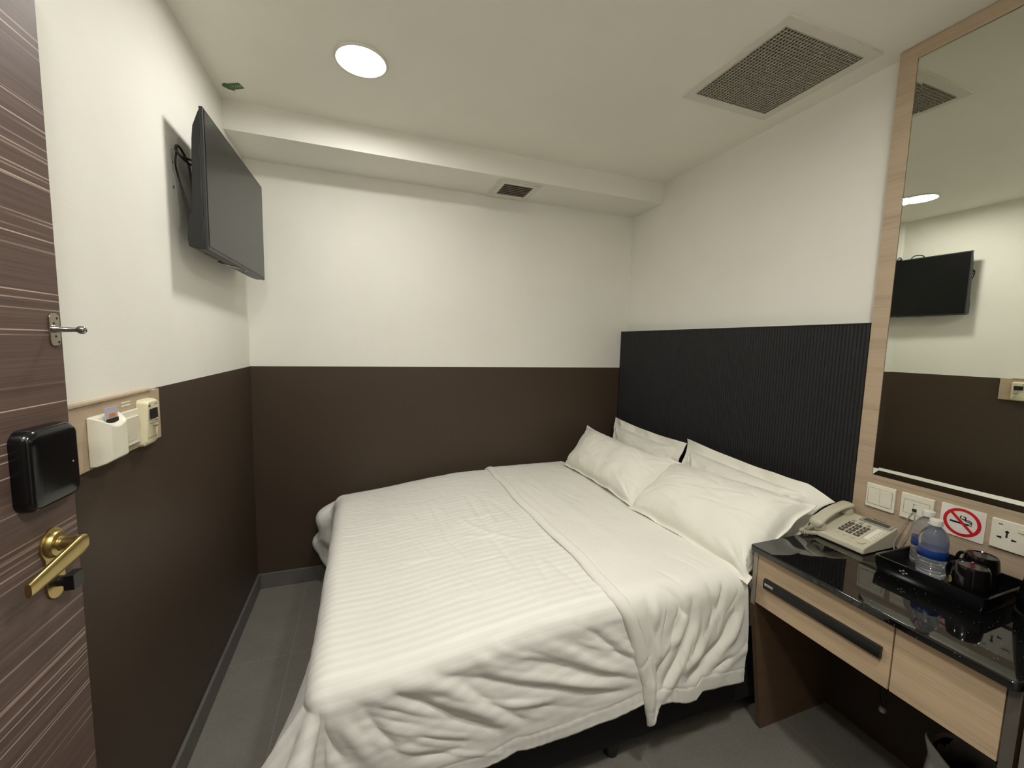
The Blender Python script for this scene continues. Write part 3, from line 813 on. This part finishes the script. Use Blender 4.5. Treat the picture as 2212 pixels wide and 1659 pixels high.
obj('line_cord', g, m_lcdfr, ph, label='thin grey line cord to the wall socket')

# ------------------------------------------------------------------ tray, bottles, mugs, kettle
tx0, tx1, ty0, ty1, tz = 2.040, 2.276, -1.986, -1.742, .7625
tr = empty('serving_tray', (2.16, -1.86, ZD), 'black rectangular tray on the desk holding bottles and mugs', 'tray')
g = G()
def trr(i, z): return [(x, y, z) for x, y in rr(tx0+i, tx1-i, ty0+i, ty1-i, .008)]
g.loft([trr(.006, ZD+.0005), trr(.001, ZD+.020), trr(0, tz), trr(.006, tz), trr(.010, ZD+.0115)])
obj('tray_body', g, m_black, tr, smooth=40)
g = G()
for (yy, zz) in ((-1.8095, .744), (-1.8165, .7485), (-1.8165, .7395), (-1.8235, .744)):
    xx = tx0 - .0001
    g.prism([(xx, yy-.0035, zz), (xx, yy, zz+.0022), (xx, yy+.0035, zz), (xx, yy, zz-.0022)], (-.0005, 0, 0))
obj('diamond_mark', g, m_edge, tr, label='four small pale diamond marks')
ZT = ZD + .0120
def bottle(x, y, label, rot=0):
    t = empty('water_bottle', (x, y, ZT), label, 'bottle', 'water bottles on the tray')
    pr = [(.0, .004), (.012, .0035), (.022, .0005), (.0285, .001), (.0315, .005), (.0325, .012)]
    for k in range(5):
        z = .014 + .0078*k; pr += [(.0325, z), (.0322, z+.0012), (.0296, z+.0036), (.0322, z+.0060)]
    pr += [(.0328, .053), (.0320, .056), (.0320, .098), (.0328, .102), (.0325, .115), (.0300, .126), (.0240, .138), (.0165, .147), (.0125, .151), (.0122, .158)]
    g = G().lathe(pr, (x, y, ZT), n=48); obj('bottle_body', g, m_pet, t, smooth=70)
    g = G().lathe([(.0323, .060), (.0327, .0605), (.0327, .0850), (.0323, .0855)], (x, y, ZT), n=48)
    g.v = [tuple(p) for p in g.v]; lb = obj('label', G().add(g.v, [f for f in g.f if len(f) == 4]), m_blue, t, smooth=60, label='blue wrap label')
    g = G(); n = 30; prof = []
    g.lathe([(.0118, .154), (.0150, .155), (.0152, .169), (.0140, .1715), (0, .172)], (x, y, ZT), n=36); obj('cap', g, m_cap, t, smooth=40, label='white screw cap')
    return t
bottle(2.135, -1.834, 'clear water bottle with blue label, nearer of two on the tray')
bottle(2.199, -1.788, 'clear water bottle with blue label, farther one next to the telephone')
def mug(x, y, label, hdir):
    t = empty('mug', (x, y, ZT), label, 'mug', 'black mugs upside down on the tray')
    pr = [(.0405, .0), (.0415, .001), (.0410, .006), (.0395, .03), (.0370, .06), (.0345, .082), (.0320, .0885), (.0285, .0895), (.0270, .0875), (0, .0872)]
    g = G().lathe(pr, (x, y, ZT), n=48); obj('cup', g, m_mug, t, smooth=50)
    d = Vector(hdir).normalized(); c = Vector((x, y, ZT))
    g = G().tube(cat([c+d*.036+Vector((0, 0, .072)), c+d*.052+Vector((0, 0, .070)), c+d*.060+Vector((0, 0, .050)), c+d*.054+Vector((0, 0, .028)), c+d*.038+Vector((0, 0, .020))]), .0045, 12)
    obj('handle', g, m_mug, t, smooth=60)
    return t
m1 = mug(2.098, -1.932, 'black upside down mug with gold round print, nearer one', (.35, .9, 0))
m2 = mug(2.208, -1.908, 'plain black upside down mug behind the printed one, by the wall', (.3, .9, 0))
g = G(); c = Vector((2.098, -1.932, ZT+.040)); d = Vector((-.62, .78, 0)).normalized(); e = Vector((-d.y, d.x, 0))
for k in range(20):
    a0, a1 = 2*PI*k/20, 2*PI*(k+1)/20
    def cp(r, a):
        h = r*math.cos(a)/.0385; q = d*math.cos(h)+e*math.sin(h); zz = r*math.sin(a)
        return c + q*(.0390-(zz)*.045) + Vector((0, 0, zz))
    g.add([cp(.0035, a0), cp(.0095, a0), cp(.0095, a1), cp(.0035, a1)], [(0, 1, 2, 3)])
    g.add([c + (d)*.0390, cp(.0022, a0), cp(.0022, a1)], [(0, 1, 2)])
obj('round_print', g, m_gold, m1, smooth=0, label='small olive gold round emblem')
kx, ky = 2.165, -2.062
kt = empty('electric_kettle', (kx, ky, ZD), 'black electric kettle at the right end of the desk', 'kettle')
g = G().lathe([(.066, .0), (.068, .004), (.067, .018), (.060, .020)], (kx, ky, ZD), n=40); obj('power_base', g, m_blackm, kt, smooth=50)
g = G().lathe([(.062, .021), (.064, .026), (.0635, .05), (.058, .10), (.050, .15), (.044, .178), (.042, .182), (.030, .186), (0, .188)], (kx, ky, ZD), n=48)
g.prism([(kx-.034, ky+.012, ZD+.178), (kx-.062, ky+.004, ZD+.182), (kx-.062, ky-.004, ZD+.182), (kx-.034, ky-.012, ZD+.178), (kx-.045, ky, ZD+.145)], (0, 0, .004))
kb = obj('kettle_body', g, m_black, kt, smooth=50)
g = G().tube(cat([(kx+.030, ky-.012, ZD+.188), (kx+.045, ky-.022, ZD+.205), (kx+.070, ky-.034, ZD+.190), (kx+.078, ky-.038, ZD+.13), (kx+.062, ky-.030, ZD+.07), (kx+.052, ky-.024, ZD+.065)]), .008, 12); obj('handle', g, m_blackm, kt, smooth=60)

# ------------------------------------------------------------------ bed
bd = empty('bed', (1.35, -.76, 0), 'double bed with black base and white sheeted mattress', 'bed')
g = G().box(.50, 2.27, -1.468, -.035, .072, .345); obj('bed_base', g, m_black_fab, bd, bev=.012)
g = G()
for lx, ly in ((.58, -1.38), (1.34, -1.42), (2.18, -1.38), (.58, -.12), (1.34, -.12), (2.18, -.12)):
    obj('leg', G().lathe([(.022, 0), (.024, .004), (.028, .073)], (lx, ly, 0), n=20), m_rail, bd)
g = G().prism([(.46, -1.472, .346), (2.272, -1.472, .346), (2.272, -1.472, .582), (1.15, -1.472, .568), (.80, -1.472, .535), (.46, -1.472, .515)], (0, 1.412, 0)); obj('mattress', g, m_sheet, bd, bev=.045, seg=5)

def seg_dist(X, Y, P):
    """distance from grid points to a polyline and arclength parameter 0..1"""
    P = np.array(P, float); best = np.full(X.shape, 1e9); par = np.zeros(X.shape)
    L = np.r_[0, np.cumsum(np.linalg.norm(np.diff(P, axis=0), axis=1))]
    for i in range(len(P)-1):
        d = P[i+1]-P[i]; l2 = (d**2).sum()
        t = np.clip(((X-P[i, 0])*d[0]+(Y-P[i, 1])*d[1])/l2, 0, 1)
        D = np.hypot(X-P[i, 0]-t*d[0], Y-P[i, 1]-t*d[1])
        m = D < best; best[m] = D[m]; par[m] = ((L[i]+t*math.sqrt(l2))/L[-1])[m]
    return best, par
def strokes(X, Y, items):
    h = np.zeros(X.shape)
    for P, w, a in items:
        P = [(p.x, p.y) for p in cat([(q[0], q[1], 0) for q in P], 4)]
        D, t = seg_dist(X, Y, P)
        h += a*np.exp(-(D/w)**2)*np.sin(np.clip(t*.92+.04, 0, 1)*PI)**.6
    return h
def fbm(P, scale, amp, octv=3, seed=0):
    out = np.empty(len(P))
    for i, p in enumerate(P):
        v = Vector((p[0]*scale+seed, p[1]*scale, p[2]*scale)); s = 0; a = 1
        for k in range(octv):
            s += a*noise.noise(v); v = v*2.03; a *= .5
        out[i] = s
    return out*amp
def normals(P):
    du = np.gradient(P, axis=0); dv_ = np.gradient(P, axis=1)
    n = np.cross(du, dv_); n /= (np.linalg.norm(n, axis=-1, keepdims=True)+1e-12); return n
def smooth01(t): t = np.clip(t, 0, 1); return t*t*(3-2*t)

XFOOT, YSIDE, ZTOP, RR = .418, 1.505, .603, .055
def fold(t, r=RR):
    th = np.clip(t/r, 0, PI/2)
    out = np.where(t < 0, t, r*np.sin(th)); drop = np.where(t < 0, 0, r*(1-np.cos(th)))
    rest = np.maximum(t-r*PI/2, 0); return out, drop+rest, rest
def slope(a): return .060*(1-smooth01(a/.72))
def drape(a, s, lift=0.0, hem=None):
    """a: distance from the foot edge along the bed (negative hangs over the foot)
       s: distance from the far wall towards the camera (beyond YSIDE hangs over the side)"""
    ax = XFOOT + RR + a; sy = s
    p = -(a)            # foot overhang arc (0 at start of the curve)
    q = s - (YSIDE-RR)
    pp_ = np.maximum(p, 0); qq = np.maximum(q, 0)
    Rr = np.hypot(pp_, qq); th = np.arctan2(qq, np.maximum(pp_, 1e-9))
    th = np.where(Rr > 1e-9, th, 0)
    o, dr, rest = fold(Rr, RR+lift)
    corner = np.sin(2*th)*(pp_ > 0)*(qq > 0)
    side = np.sin(th)**2
    thd = np.degrees(th)
    flare = np.where((pp_ > 0) & (qq > 0), .06+.56*smooth01((84-thd)/42.), .06*side+.03*(1-side))
    # foot side: bulges near the wall corner and near the camera corner
    flare = flare + np.where(qq <= 0, .59*np.exp(-((s-(YSIDE-RR))/.17)**2), 0)*(pp_ > 0)
    o = o + rest*flare
    drv = dr*(1-.12*corner)
    X = np.where(p > 0, (XFOOT+RR) - o*np.cos(th), XFOOT+RR+a)
    Y = np.where(q > 0, -(YSIDE-RR) - o*np.sin(th), -s)
    X = np.where((p <= 0) | (Rr < 1e-9), np.where(p > 0, X, XFOOT+RR+a), X)
    Z = ZTOP + lift - drv - slope(a)
    # soft roll down towards the far wall and a slight crown
    roll = np.clip((.17-s)/.17, 0, 1)
    Z = Z - .06*roll**2.0 - .02*np.exp(-(s/.05)**2)
    Z = Z - .022*np.exp(-np.maximum(a, 0)/.12)*np.exp(-(s/.18)**2)
    # bunched fold at the far foot corner
    bun = np.exp(-((s-.055)/.07)**2)*(p > 0)
    X = X - bun*.115*np.sin(np.clip(dr/.40, 0, 1)*PI)**.8
    # anything reaching the floor slides outwards
    under = np.maximum(.014-Z, 0)
    X = X - under*.7*np.cos(th)*(p > 0); Y = Y - under*.7*np.sin(th)*(q > 0)
    Z = np.maximum(Z, .014 + .004*np.sin(37*(X+Y)))
    return np.stack([X, Y, Z], -1), Rr

# --- duvet
dv_obj = empty('duvet', (1.0, -.76, .6), 'white satin striped duvet spread over the bed, hanging over its near side', 'duvet')
a = np.concatenate([np.linspace(-.43, 0, 95), np.linspace(0, 1.12, 235)[1:]])
nS = 420
sj = np.linspace(0, 1, nS)
hemx = np.array([.2, .45, .60, .75, .869, .953, .984, 1.104, 1.257, 1.303, 1.401, 1.6])
hemd = np.array([.44, .40, .385, .375, .371, .353, .361, .368, .363, .356, .339, .33])
xs = XFOOT + RR + a
hd = np.interp(xs, hemx, hemd) + .006*np.sin(xs*9) - slope(a)*(.3+.7*smooth01((a+.12)/.12))
# total arc in s: top (YSIDE-RR) + curve + hang
arc_tot = (YSIDE-RR) + RR*PI/2 + (hd-RR)
A2, S2 = np.meshgrid(a, sj, indexing='ij')
S2 = .012 + S2*(arc_tot[:, None]-.012)
P, Rr = drape(A2, S2)
Xs = np.repeat(xs[:, None], nS, 1)
drop = np.maximum(S2-(YSIDE-RR), 0)
sidem = smooth01((S2-(YSIDE-RR)-.0)/.05)*smooth01((A2+.12)/.12)
side_items = []
mR = [[(0.845, 0.072), (0.904, 0.134), (1.02, 0.187), (1.17, 0.246), (1.313, 0.288)], [(1.016, 0.086), (1.109, 0.136), (1.207, 0.202), (1.354, 0.274)], [(1.242, 0.12), (1.35, 0.208)], [(0.716, 0.128), (0.791, 0.173), (0.886, 0.247), (0.944, 0.289)], [(0.64, 0.066), (0.731, 0.098), (0.803, 0.152), (0.894, 0.213)], [(0.498, 0.107), (0.533, 0.166), (0.564, 0.226)]]
mV = [[(0.731, 0.073), (0.852, 0.129), (0.952, 0.178), (1.057, 0.226), (1.211, 0.288), (1.314, 0.304)], [(0.984, 0.123), (1.091, 0.177), (1.187, 0.218), (1.355, 0.28)], [(1.181, 0.093), (1.286, 0.183), (1.351, 0.224)], [(0.673, 0.111), (0.716, 0.147), (0.761, 0.19), (0.807, 0.228), (0.901, 0.289)], [(0.799, 0.124), (0.853, 0.183), (0.913, 0.238), (0.971, 0.289)], [(0.674, 0.26), (0.747, 0.29), (0.798, 0.297)], [(0.459, 0.12), (0.479, 0.169), (0.508, 0.214)], [(0.55, 0.094), (0.572, 0.14), (0.631, 0.231)], [(0.623, 0.08), (0.671, 0.117), (0.734, 0.173)]]
side_items = [(p, .017, .011) for p in mR] + [(p, .013, -.010) for p in mV]
side_items += [([(.86, .20), (.95, .235), (1.06, .262)], .009, .006), ([(1.06, .20), (1.16, .225), (1.25, .262)], .010, -.005), ([(.56, .26), (.60, .31)], .015, -.009), ([(.50, .24), (.54, .33)], .016, .010)]
h = strokes(Xs, drop, side_items)*sidem
top_items = [([(1.13, -1.604), (1.174, -1.658), (1.2, -1.706)], .02, -.006), ([(1.0, -1.49), (1.09, -1.54), (1.15, -1.60)], .02, .005),
  ([(.919, -.762), (1.08, -.758), (1.19, -.765)], .006, .0030), ([(.711, -1.02), (.813, -1.023)], .007, -.0040), ([(.711, -1.00), (.813, -1.003)], .008, .0040),
  ([(.867, -.503), (.876, -.875)], .013, -.0035), ([(1.05, -.50), (1.05, -.80), (1.06, -.93)], .014, -.0045), ([(1.09, -.55), (1.09, -.93)], .014, .003), ([(1.038, -.968), (1.06, -1.228)], .014, -.0045),
  ([(.867, -.873), (.917, -1.067)], .010, -.0045), ([(1.143, -1.155), (1.121, -1.362)], .014, -.0035), ([(.92, -.90), (1.02, -.95), (1.15, -.93)], .010, .0035), ([(.85, -1.10), (.98, -1.12), (1.12, -1.10)], .009, -.003),
  ([(.455, -1.404), (.691, -1.397)], .012, .002), ([(.62, -1.285), (.85, -1.276)], .010, .002), ([(.95, -.70), (1.0, -.86), (1.10, -1.0), (1.22, -1.06)], .012, .004), ([(1.15, -.62), (1.2, -.9)], .015, -.003), ([(1.18, -1.2), (1.22, -1.45)], .012, -.003), ([(.98, -1.20), (1.06, -1.40)], .014, .0025)]
top_items = [([(x, -y) for x, y in p], w, am) for p, w, am in top_items]
h += strokes(Xs, S2, top_items)*(1-sidem)*smooth01((A2+.02)/.04)
flatP = P.reshape(-1, 3)
h += fbm(flatP, 3.2, .0045, 2, 1.7).reshape(h.shape)*(1-.3*sidem)
h += fbm(flatP, 13, .0012, 3, 9).reshape(h.shape)
h += fbm(np.stack([flatP[:, 0]*.6-flatP[:, 1]*.2, flatP[:, 1]*2.2, flatP[:, 2]*2.2], -1), 16, .0012, 2, 31).reshape(h.shape)
rsd = np.random.RandomState(5); fine = []
for k in range(30):                                       # fine drag wrinkles on the hanging side
    x0 = rsd.uniform(.50, 1.18); d0 = rsd.uniform(.05, .22); L_ = rsd.uniform(.12, .30); sl = rsd.uniform(.42, .62)*(1.15-.5*(x0-.5))
    fine.append(([(x0, d0), (x0+L_*.5, d0+L_*.5*sl+.006), (x0+L_, d0+L_*sl)], rsd.uniform(.005, .009), rsd.choice([-1, 1])*rsd.uniform(.0015, .0038)))
h += strokes(Xs, drop, fine)*sidem
fine = []
for k in range(34):                                       # light creases on the top
    x0 = rsd.uniform(.75, 1.25); s0 = rsd.uniform(.25, 1.35); an = rsd.choice([0, 1.35]) + rsd.uniform(-.3, .3); L_ = rsd.uniform(.05, .16)
    fine.append(([(x0, s0), (x0+L_*.5*math.cos(an)+.004, s0+L_*.5*math.sin(an)), (x0+L_*math.cos(an), s0+L_*math.sin(an))], rsd.uniform(.004, .009), rsd.choice([-1, 1])*rsd.uniform(.0008, .0022)))
h += strokes(Xs, S2, fine)*(1-sidem)
h += sidem*fbm(np.stack([flatP[:, 0]*.7+flatP[:, 2]*.9, flatP[:, 2]*1.6, flatP[:, 1]*0], -1), 6, .004, 2, 4).reshape(h.shape)
# folds of the foot overhang and of the hanging corner
foot = smooth01(-A2/.05)
th = np.arctan2(np.maximum(S2-(YSIDE-RR), 0), np.maximum(-A2, 1e-6))
cornerw = smooth01(Rr/.12)*(A2 < 0)*(S2 > YSIDE-RR)
h += cornerw*smooth01(np.sin(2*th)*2.0)*smooth01((Rr-.05)/.2)*(.018*np.sin(th*7.5+.4) - .030*np.exp(-((th-1.18)/.10)**2))
h += foot*(1-cornerw)*.007*np.sin(S2*26+1.2*np.sin(S2*7))*smooth01((-A2-.06)/.25)
bunw = np.exp(-((S2-.06)/.07)**2)*foot
h += bunw*(.016*np.sin(S2*62+A2*24) + .010*np.sin(A2*46+S2*20))
# stitched hem band
hemdist = arc_tot[:, None]-S2
h += -.0016*np.exp(-((hemdist-.042)/.0035)**2)*(S2 > 1.4) + .0007*np.sin(Xs*190+6*np.sin(Xs*13))*np.sin(Xs*23)*(hemdist < .042)*(S2 > 1.4)
N_ = normals(P); N_ *= np.sign(N_[235, 100, 2]) if N_[235, 100, 2] != 0 else 1
P = P + N_*h[..., None]
P[..., 1] = np.minimum(P[..., 1], -.0165); P[..., 2] = np.maximum(P[..., 2], .010)
uv = np.stack([Xs, S2], -1)
gridobj('duvet_cover', P, m_duvet, dv_obj, uv=uv, thick=.006)

# --- turned back cuff (plain side up)
nU, nV = 190, 420
U, V = np.meshgrid(np.linspace(0, 1, nU), np.linspace(0, 1, nV), indexing='ij')
LIFT = .011
u1 = U[:, 0]
hem_pts = [(0, .432), (.03, .42), (.06, .399), (.12, .365), (.22, .368), (.36, .388), (.47, .390), (.53, .366), (.70, .372), (1.0, .384)]
D = np.interp(u1, [q[0] for q in hem_pts], [q[1] for q in hem_pts])
top = YSIDE-RR
tot = top + (D-.0) + RR*.57
S3 = .010 + V*(tot[:, None]-.010)
dr3 = np.maximum(S3-top-.02, 0)
wl = .006*np.sin(S3*6+.5)+.003*np.sin(S3*17)
XL = np.where(dr3 > 0, np.interp(dr3, [0, .05, .144, .255, .306, .384, .45], [1.272, 1.292, 1.329, 1.359, 1.378, 1.389, 1.402]), 1.272+wl)
XR = np.where(dr3 > 0, np.interp(dr3, [0, .072, .185, .258, .322, .384, .45], [1.790, 1.792, 1.799, 1.801, 1.790, 1.786, 1.78]), 1.790)
X3 = XL + (XR-XL)*U
P3, _ = drape(X3-XFOOT-RR, S3, lift=LIFT)
P3[..., 0] = X3
sm3 = smooth01((S3-top)/.06)
cV = [[(1.454, -0.002), (1.488, 0.034), (1.509, 0.084), (1.529, 0.107)], [(1.553, 0.071), (1.554, 0.132), (1.527, 0.195), (1.496, 0.252), (1.448, 0.316)], [(1.687, 0.045), (1.669, 0.104), (1.666, 0.131)], [(1.722, 0.151), (1.699, 0.218), (1.658, 0.248), (1.604, 0.285), (1.547, 0.325)], [(1.378, 0.047), (1.396, 0.132), (1.401, 0.208), (1.402, 0.283)], [(1.485, 0.116), (1.469, 0.188), (1.43, 0.253), (1.414, 0.325)], [(1.79, 0.262), (1.776, 0.274), (1.717, 0.296), (1.641, 0.324)], [(1.629, 0.041), (1.646, 0.114), (1.627, 0.169)]]
cR = [[(1.411, 0.047), (1.4, 0.133), (1.419, 0.212), (1.417, 0.307)], [(1.569, 0.097), (1.565, 0.158), (1.537, 0.205), (1.506, 0.267), (1.442, 0.352)], [(1.619, 0.187), (1.586, 0.237), (1.521, 0.286)], [(1.762, 0.14), (1.729, 0.213), (1.674, 0.26)], [(1.79, 0.275), (1.736, 0.289), (1.708, 0.31)], [(1.52, 0.101), (1.502, 0.158), (1.457, 0.204), (1.436, 0.274)]]
it = [(p, .012, -.012) for p in cV] + [(p, .015, .013) for p in cR]
it[1] = (cV[1], .016, -.020); it[3] = (cV[3], .018, -.022)
it += [([(1.39, .20), (1.397, .30), (1.402, .42)], .010, .012), ([(1.425, .22), (1.416, .32), (1.408, .41)], .007, -.012)]
rsd = np.random.RandomState(9)
for k in range(28):
    x0 = rsd.uniform(1.40, 1.76); d0 = rsd.uniform(.03, .22); L_ = rsd.uniform(.05, .14); an = rsd.uniform(1.3, 2.3)
    it.append(([(x0, d0), (x0+L_*.5*math.cos(an)+.004, d0+L_*.5*math.sin(an)), (x0+L_*math.cos(an), d0+L_*math.sin(an))], rsd.uniform(.0045, .008), rsd.choice([-1, 1])*rsd.uniform(.0015, .0032)))
h3 = strokes(X3, dr3+.0, it)*sm3
t3 = [([(1.33, .10), (1.34, .5), (1.37, .9)], .02, -.003), ([(1.45, .3), (1.47, .9), (1.5, 1.4)], .03, .003), ([(1.4, .5), (1.42, .62)], .01, .003), ([(1.52, .62), (1.56, .8)], .012, -.003), ([(1.60, 1.3), (1.64, 1.45)], .008, -.002), ([(1.67, 1.32), (1.69, 1.45)], .008, -.003), ([(1.50, 1.42), (1.53, 1.5)], .01, -.004), ([(1.64, .5), (1.66, .9), (1.69, 1.2)], .03, .003), ([(1.32, .3), (1.38, .34)], .012, .003)]
h3 += strokes(X3, S3, t3)*(1-sm3)
fp = P3.reshape(-1, 3)
h3 += fbm(fp, 4, .004, 2, 3.1).reshape(h3.shape) + fbm(fp, 15, .0014, 3, 5).reshape(h3.shape)
dl = X3-XL; db = tot[:, None]-S3
h3 += (-.0030*np.exp(-((dl-.034)/.0035)**2) + .0035*np.exp(-((dl-.017)/.014)**2))*(1-.6*sm3)           # rolled hem band along the open edge
h3 += -.009*np.exp(-dl/.0035)                                                        # edge settles onto the duvet
h3 += -.0018*np.exp(-((db-.048)/.0035)**2)*(sm3 > .5) + .0005*np.sin(X3*160+5*np.sin(X3*17))*(db < .048)*(sm3 > .5)
N3 = normals(P3); N3 *= np.sign(N3[100, 100, 2])
P3 = P3 + N3*h3[..., None]
P3[..., 1] = np.minimum(P3[..., 1], -.015)
P3[..., 0] = np.minimum(P3[..., 0], np.where(P3[..., 1] < -1.49, 1.803, 9))
gridobj('turned_back_cuff', P3, m_sheet, dv_obj, uv=np.stack([X3, S3], -1), thick=.009, offset=-1)

# ------------------------------------------------------------------ pillows
def pillow(label, BL, BR, TR, TLc, T=.15, fl=.045, seed=0, bend=0.0, sag=0.0, flop=None, fw=1.0):
    BL, BR, TR, TLc = map(lambda q: np.array(q, float), (BL, BR, TR, TLc))
    n, m = 110, 84
    u = np.linspace(-1, 1, n); v = np.linspace(-1, 1, m)
    UU, VV = np.meshgrid(u, v, indexing='ij')
    Wd = (np.linalg.norm(BR-BL)+np.linalg.norm(TR-TLc))/2; Hd = (np.linalg.norm(TLc-BL)+np.linalg.norm(TR-BR))/2
    fu, fv = fl/Wd*2, fl/Hd*2
    # hourglass edges
    u_ = UU*(1-.05*(1-VV**2)); v_ = VV*(1-.09*(1-UU**2))
    s, t = (u_+1)/2, (v_+1)/2
    base = (1-s)[..., None]*(1-t)[..., None]*BL + s[..., None]*(1-t)[..., None]*BR + s[..., None]*t[..., None]*TR + (1-s)[..., None]*t[..., None]*TLc
    nrm = np.cross(BR-BL, TLc-BL); nrm /= np.linalg.norm(nrm)
    if nrm[0] > 0: nrm = -nrm
    iu = np.clip(np.abs(UU)/(1-fu), 0, 1); iv = np.clip(np.abs(VV)/(1-fv), 0, 1)
    prof = ((1-iu**3.0)*(1-iv**2.6))
    prof = np.clip(prof, 0, 1)**.43
    inner = (prof > 0)
    flat = np.stack([UU*Wd/2, VV*Hd/2, 0*UU], -1).reshape(-1, 3)
    wr = fbm(flat, 5, .014, 3, seed).reshape(prof.shape)*np.minimum(prof*1.5, 1)
    # wrinkles radiating from the corners and along the seam
    rad = np.zeros_like(prof)
    rs = np.random.RandomState(int(seed*10)+3)
    for cu_, cv_ in ((-1, -1), (1, -1), (1, 1), (-1, 1)):
        X_ = (UU-cu_*(1-fu))*Wd/2; Y_ = (VV-cv_*(1-fv))*Hd/2
        r = np.hypot(X_, Y_); an = np.arctan2(Y_, X_)
        rad += .0055*np.sin(an*(9+rs.rand()*5)+rs.rand()*6)*np.exp(-(r/.11)**2)*np.minimum(r/.03, 1)
    edge = np.minimum((1-iu)*Wd/2, (1-iv)*Hd/2)
    pk = .0030*np.sin(UU*Wd*70+2*np.sin(UU*9+seed))*np.exp(-edge/.02)
    st = []
    for k in range(22):
        x0 = rs.uniform(-Wd*.42, Wd*.42); y0 = rs.choice([-1, 1])*rs.uniform(.02, .42)*Hd; L_ = rs.uniform(.05, .16); an = rs.uniform(-.5, .5)
        st.append(([(x0, y0), (x0+L_*.5*math.cos(an), y0+L_*.5*math.sin(an)+.006), (x0+L_*math.cos(an), y0+L_*math.sin(an))], rs.uniform(.004, .010), rs.choice([-1, 1])*rs.uniform(.002, .0050)))
    wr2 = strokes(UU*Wd/2, VV*Hd/2, st)
    fwav = fbm(flat, 7, .022*fw, 2, seed+20).reshape(prof.shape)*(1-np.minimum(prof*3, 1))
    Fz = T/2*prof + (wr+rad+pk+wr2)*(prof > 0)*np.minimum(prof*3, 1) + fwav + .0016
    Bz = -T/2*prof*.85 + fwav - .0016
    bendz = bend*(UU**2) 
    off = bendz
    P1 = base + nrm*(Fz+off)[..., None]; P2 = base + nrm*(Bz+off)[..., None]
    if flop is not None:
        for Q in (P1, P2): Q += flop(UU, VV)
    P1[..., 1] = np.minimum(P1[..., 1], -.006); P2[..., 1] = np.minimum(P2[..., 1], -.006)
    lim = XH-.006
    P1[..., 0] = np.minimum(P1[..., 0], lim-.003); P2[..., 0] = np.minimum(P2[..., 0], lim)
    for Q, zz in ((P1, .612), (P2, .607)):
        Q[..., 1] = np.where(Q[..., 0] > 1.80, np.maximum(Q[..., 1], -1.500-np.where(Q[..., 2] > .735, 1, 0)), Q[..., 1])
        Q[..., 2] = np.where(Q[..., 1] > -1.49, np.maximum(Q[..., 2], zz), Q[..., 2])
    # close both sides into one mesh
    og = (BL+BR)/2; o_ = (float(og[0]), float(og[1]), float(og[2]))
    idx1 = np.arange(n*m).reshape(n, m); idx2 = idx1 + n*m
    F1 = np.stack([idx1[:-1, :-1], idx1[1:, :-1], idx1[1:, 1:], idx1[:-1, 1:]], -1).reshape(-1, 4)
    F2 = np.stack([idx2[:-1, 1:], idx2[1:, 1:], idx2[1:, :-1], idx2[:-1, :-1]], -1).reshape(-1, 4)
    rim = list(idx1[:, 0]) + list(idx1[-1, 1:]) + list(idx1[-2::-1, -1]) + list(idx1[0, -2:0:-1])
    Fr = [(int(rim[k]), int(rim[(k+1) % len(rim)]), int(rim[(k+1) % len(rim)])+n*m, int(rim[k])+n*m) for k in range(len(rim))]
    g = G(); g.v = [tuple(q) for q in np.concatenate([P1.reshape(-1, 3), P2.reshape(-1, 3)])]; g.f = [tuple(map(int, f)) for f in np.concatenate([F1, F2])] + Fr; g.m = [0]*len(g.f)
    o = obj('pillow', g, m_pillow, smooth=80, origin=o_)
    return tag(o, label, 'pillow', 'white pillows at the head of the bed')
def flopD(U_, V_):                # near end of the flange droops over towards the desk
    k = np.clip((U_-.80)/.2, 0, 1)**1.2*np.clip((V_-.2)/.8, 0, 1)
    return np.stack([.02*k, -.02*k, -.045*k], -1)
pillow('white pillow lying in front by the far wall', (1.745, -.235, .632), (1.735, -.945, .632), (2.035, -.925, .812), (2.000, -.085, .832), T=.18, seed=1.3, fl=.014)
pillow('white pillow in front nearest the desk', (1.722, -.930, .632), (1.765, -1.540, .597), (2.140, -1.500, .812), (2.045, -.850, .800), T=.19, seed=4.1, fl=.014)
pillow('white flanged pillow leaning on the headboard by the far wall', (2.115, -.11, .625), (2.115, -.79, .625), (2.232, -.745, .862), (2.222, -.075, .890), T=.12, seed=7.7, fl=.05, fw=1.2)
pillow('white flanged pillow leaning on the headboard beside the telephone', (2.085, -.80, .625), (2.085, -1.475, .625), (2.205, -1.495, .862), (2.225, -.745, .892), T=.14, seed=11.2, fl=.05, flop=flopD, fw=1.2)

# ------------------------------------------------------------------ world, camera, exposure
w = bpy.data.worlds.new('world'); scene.world = w; w.use_nodes = True
w.node_tree.nodes['Background'].inputs[0].default_value = (.9, .88, .82, 1); w.node_tree.nodes['Background'].inputs[1].default_value = .05
cam = bpy.data.cameras.new('camera'); co = bpy.data.objects.new('camera', cam); COL.objects.link(co)
yaw, pitch, roll = math.radians(20.066549), math.radians(-5.529746), math.radians(1.374405)
f = Vector((math.sin(yaw)*math.cos(pitch), math.cos(yaw)*math.cos(pitch), math.sin(pitch)))
r = Vector((math.cos(yaw), -math.sin(yaw), 0)); u = r.cross(f)
r2 = r*math.cos(roll)+u*math.sin(roll); u2 = -r*math.sin(roll)+u*math.cos(roll)
Mx = Matrix((r2, u2, -f)).transposed().to_4x4(); Mx.translation = Vector((.556422, -2.495244, 1.381785))
co.matrix_world = Mx
cam.sensor_fit = 'HORIZONTAL'; cam.sensor_width = 36; cam.lens = 885.8481*36/2212; cam.clip_start = .02
scene.camera = co
scene.view_settings.view_transform = 'Standard'; scene.view_settings.look = 'None'
scene.view_settings.exposure = 0.83; scene.view_settings.gamma = 1.0
scene.view_settings.use_curve_mapping = False
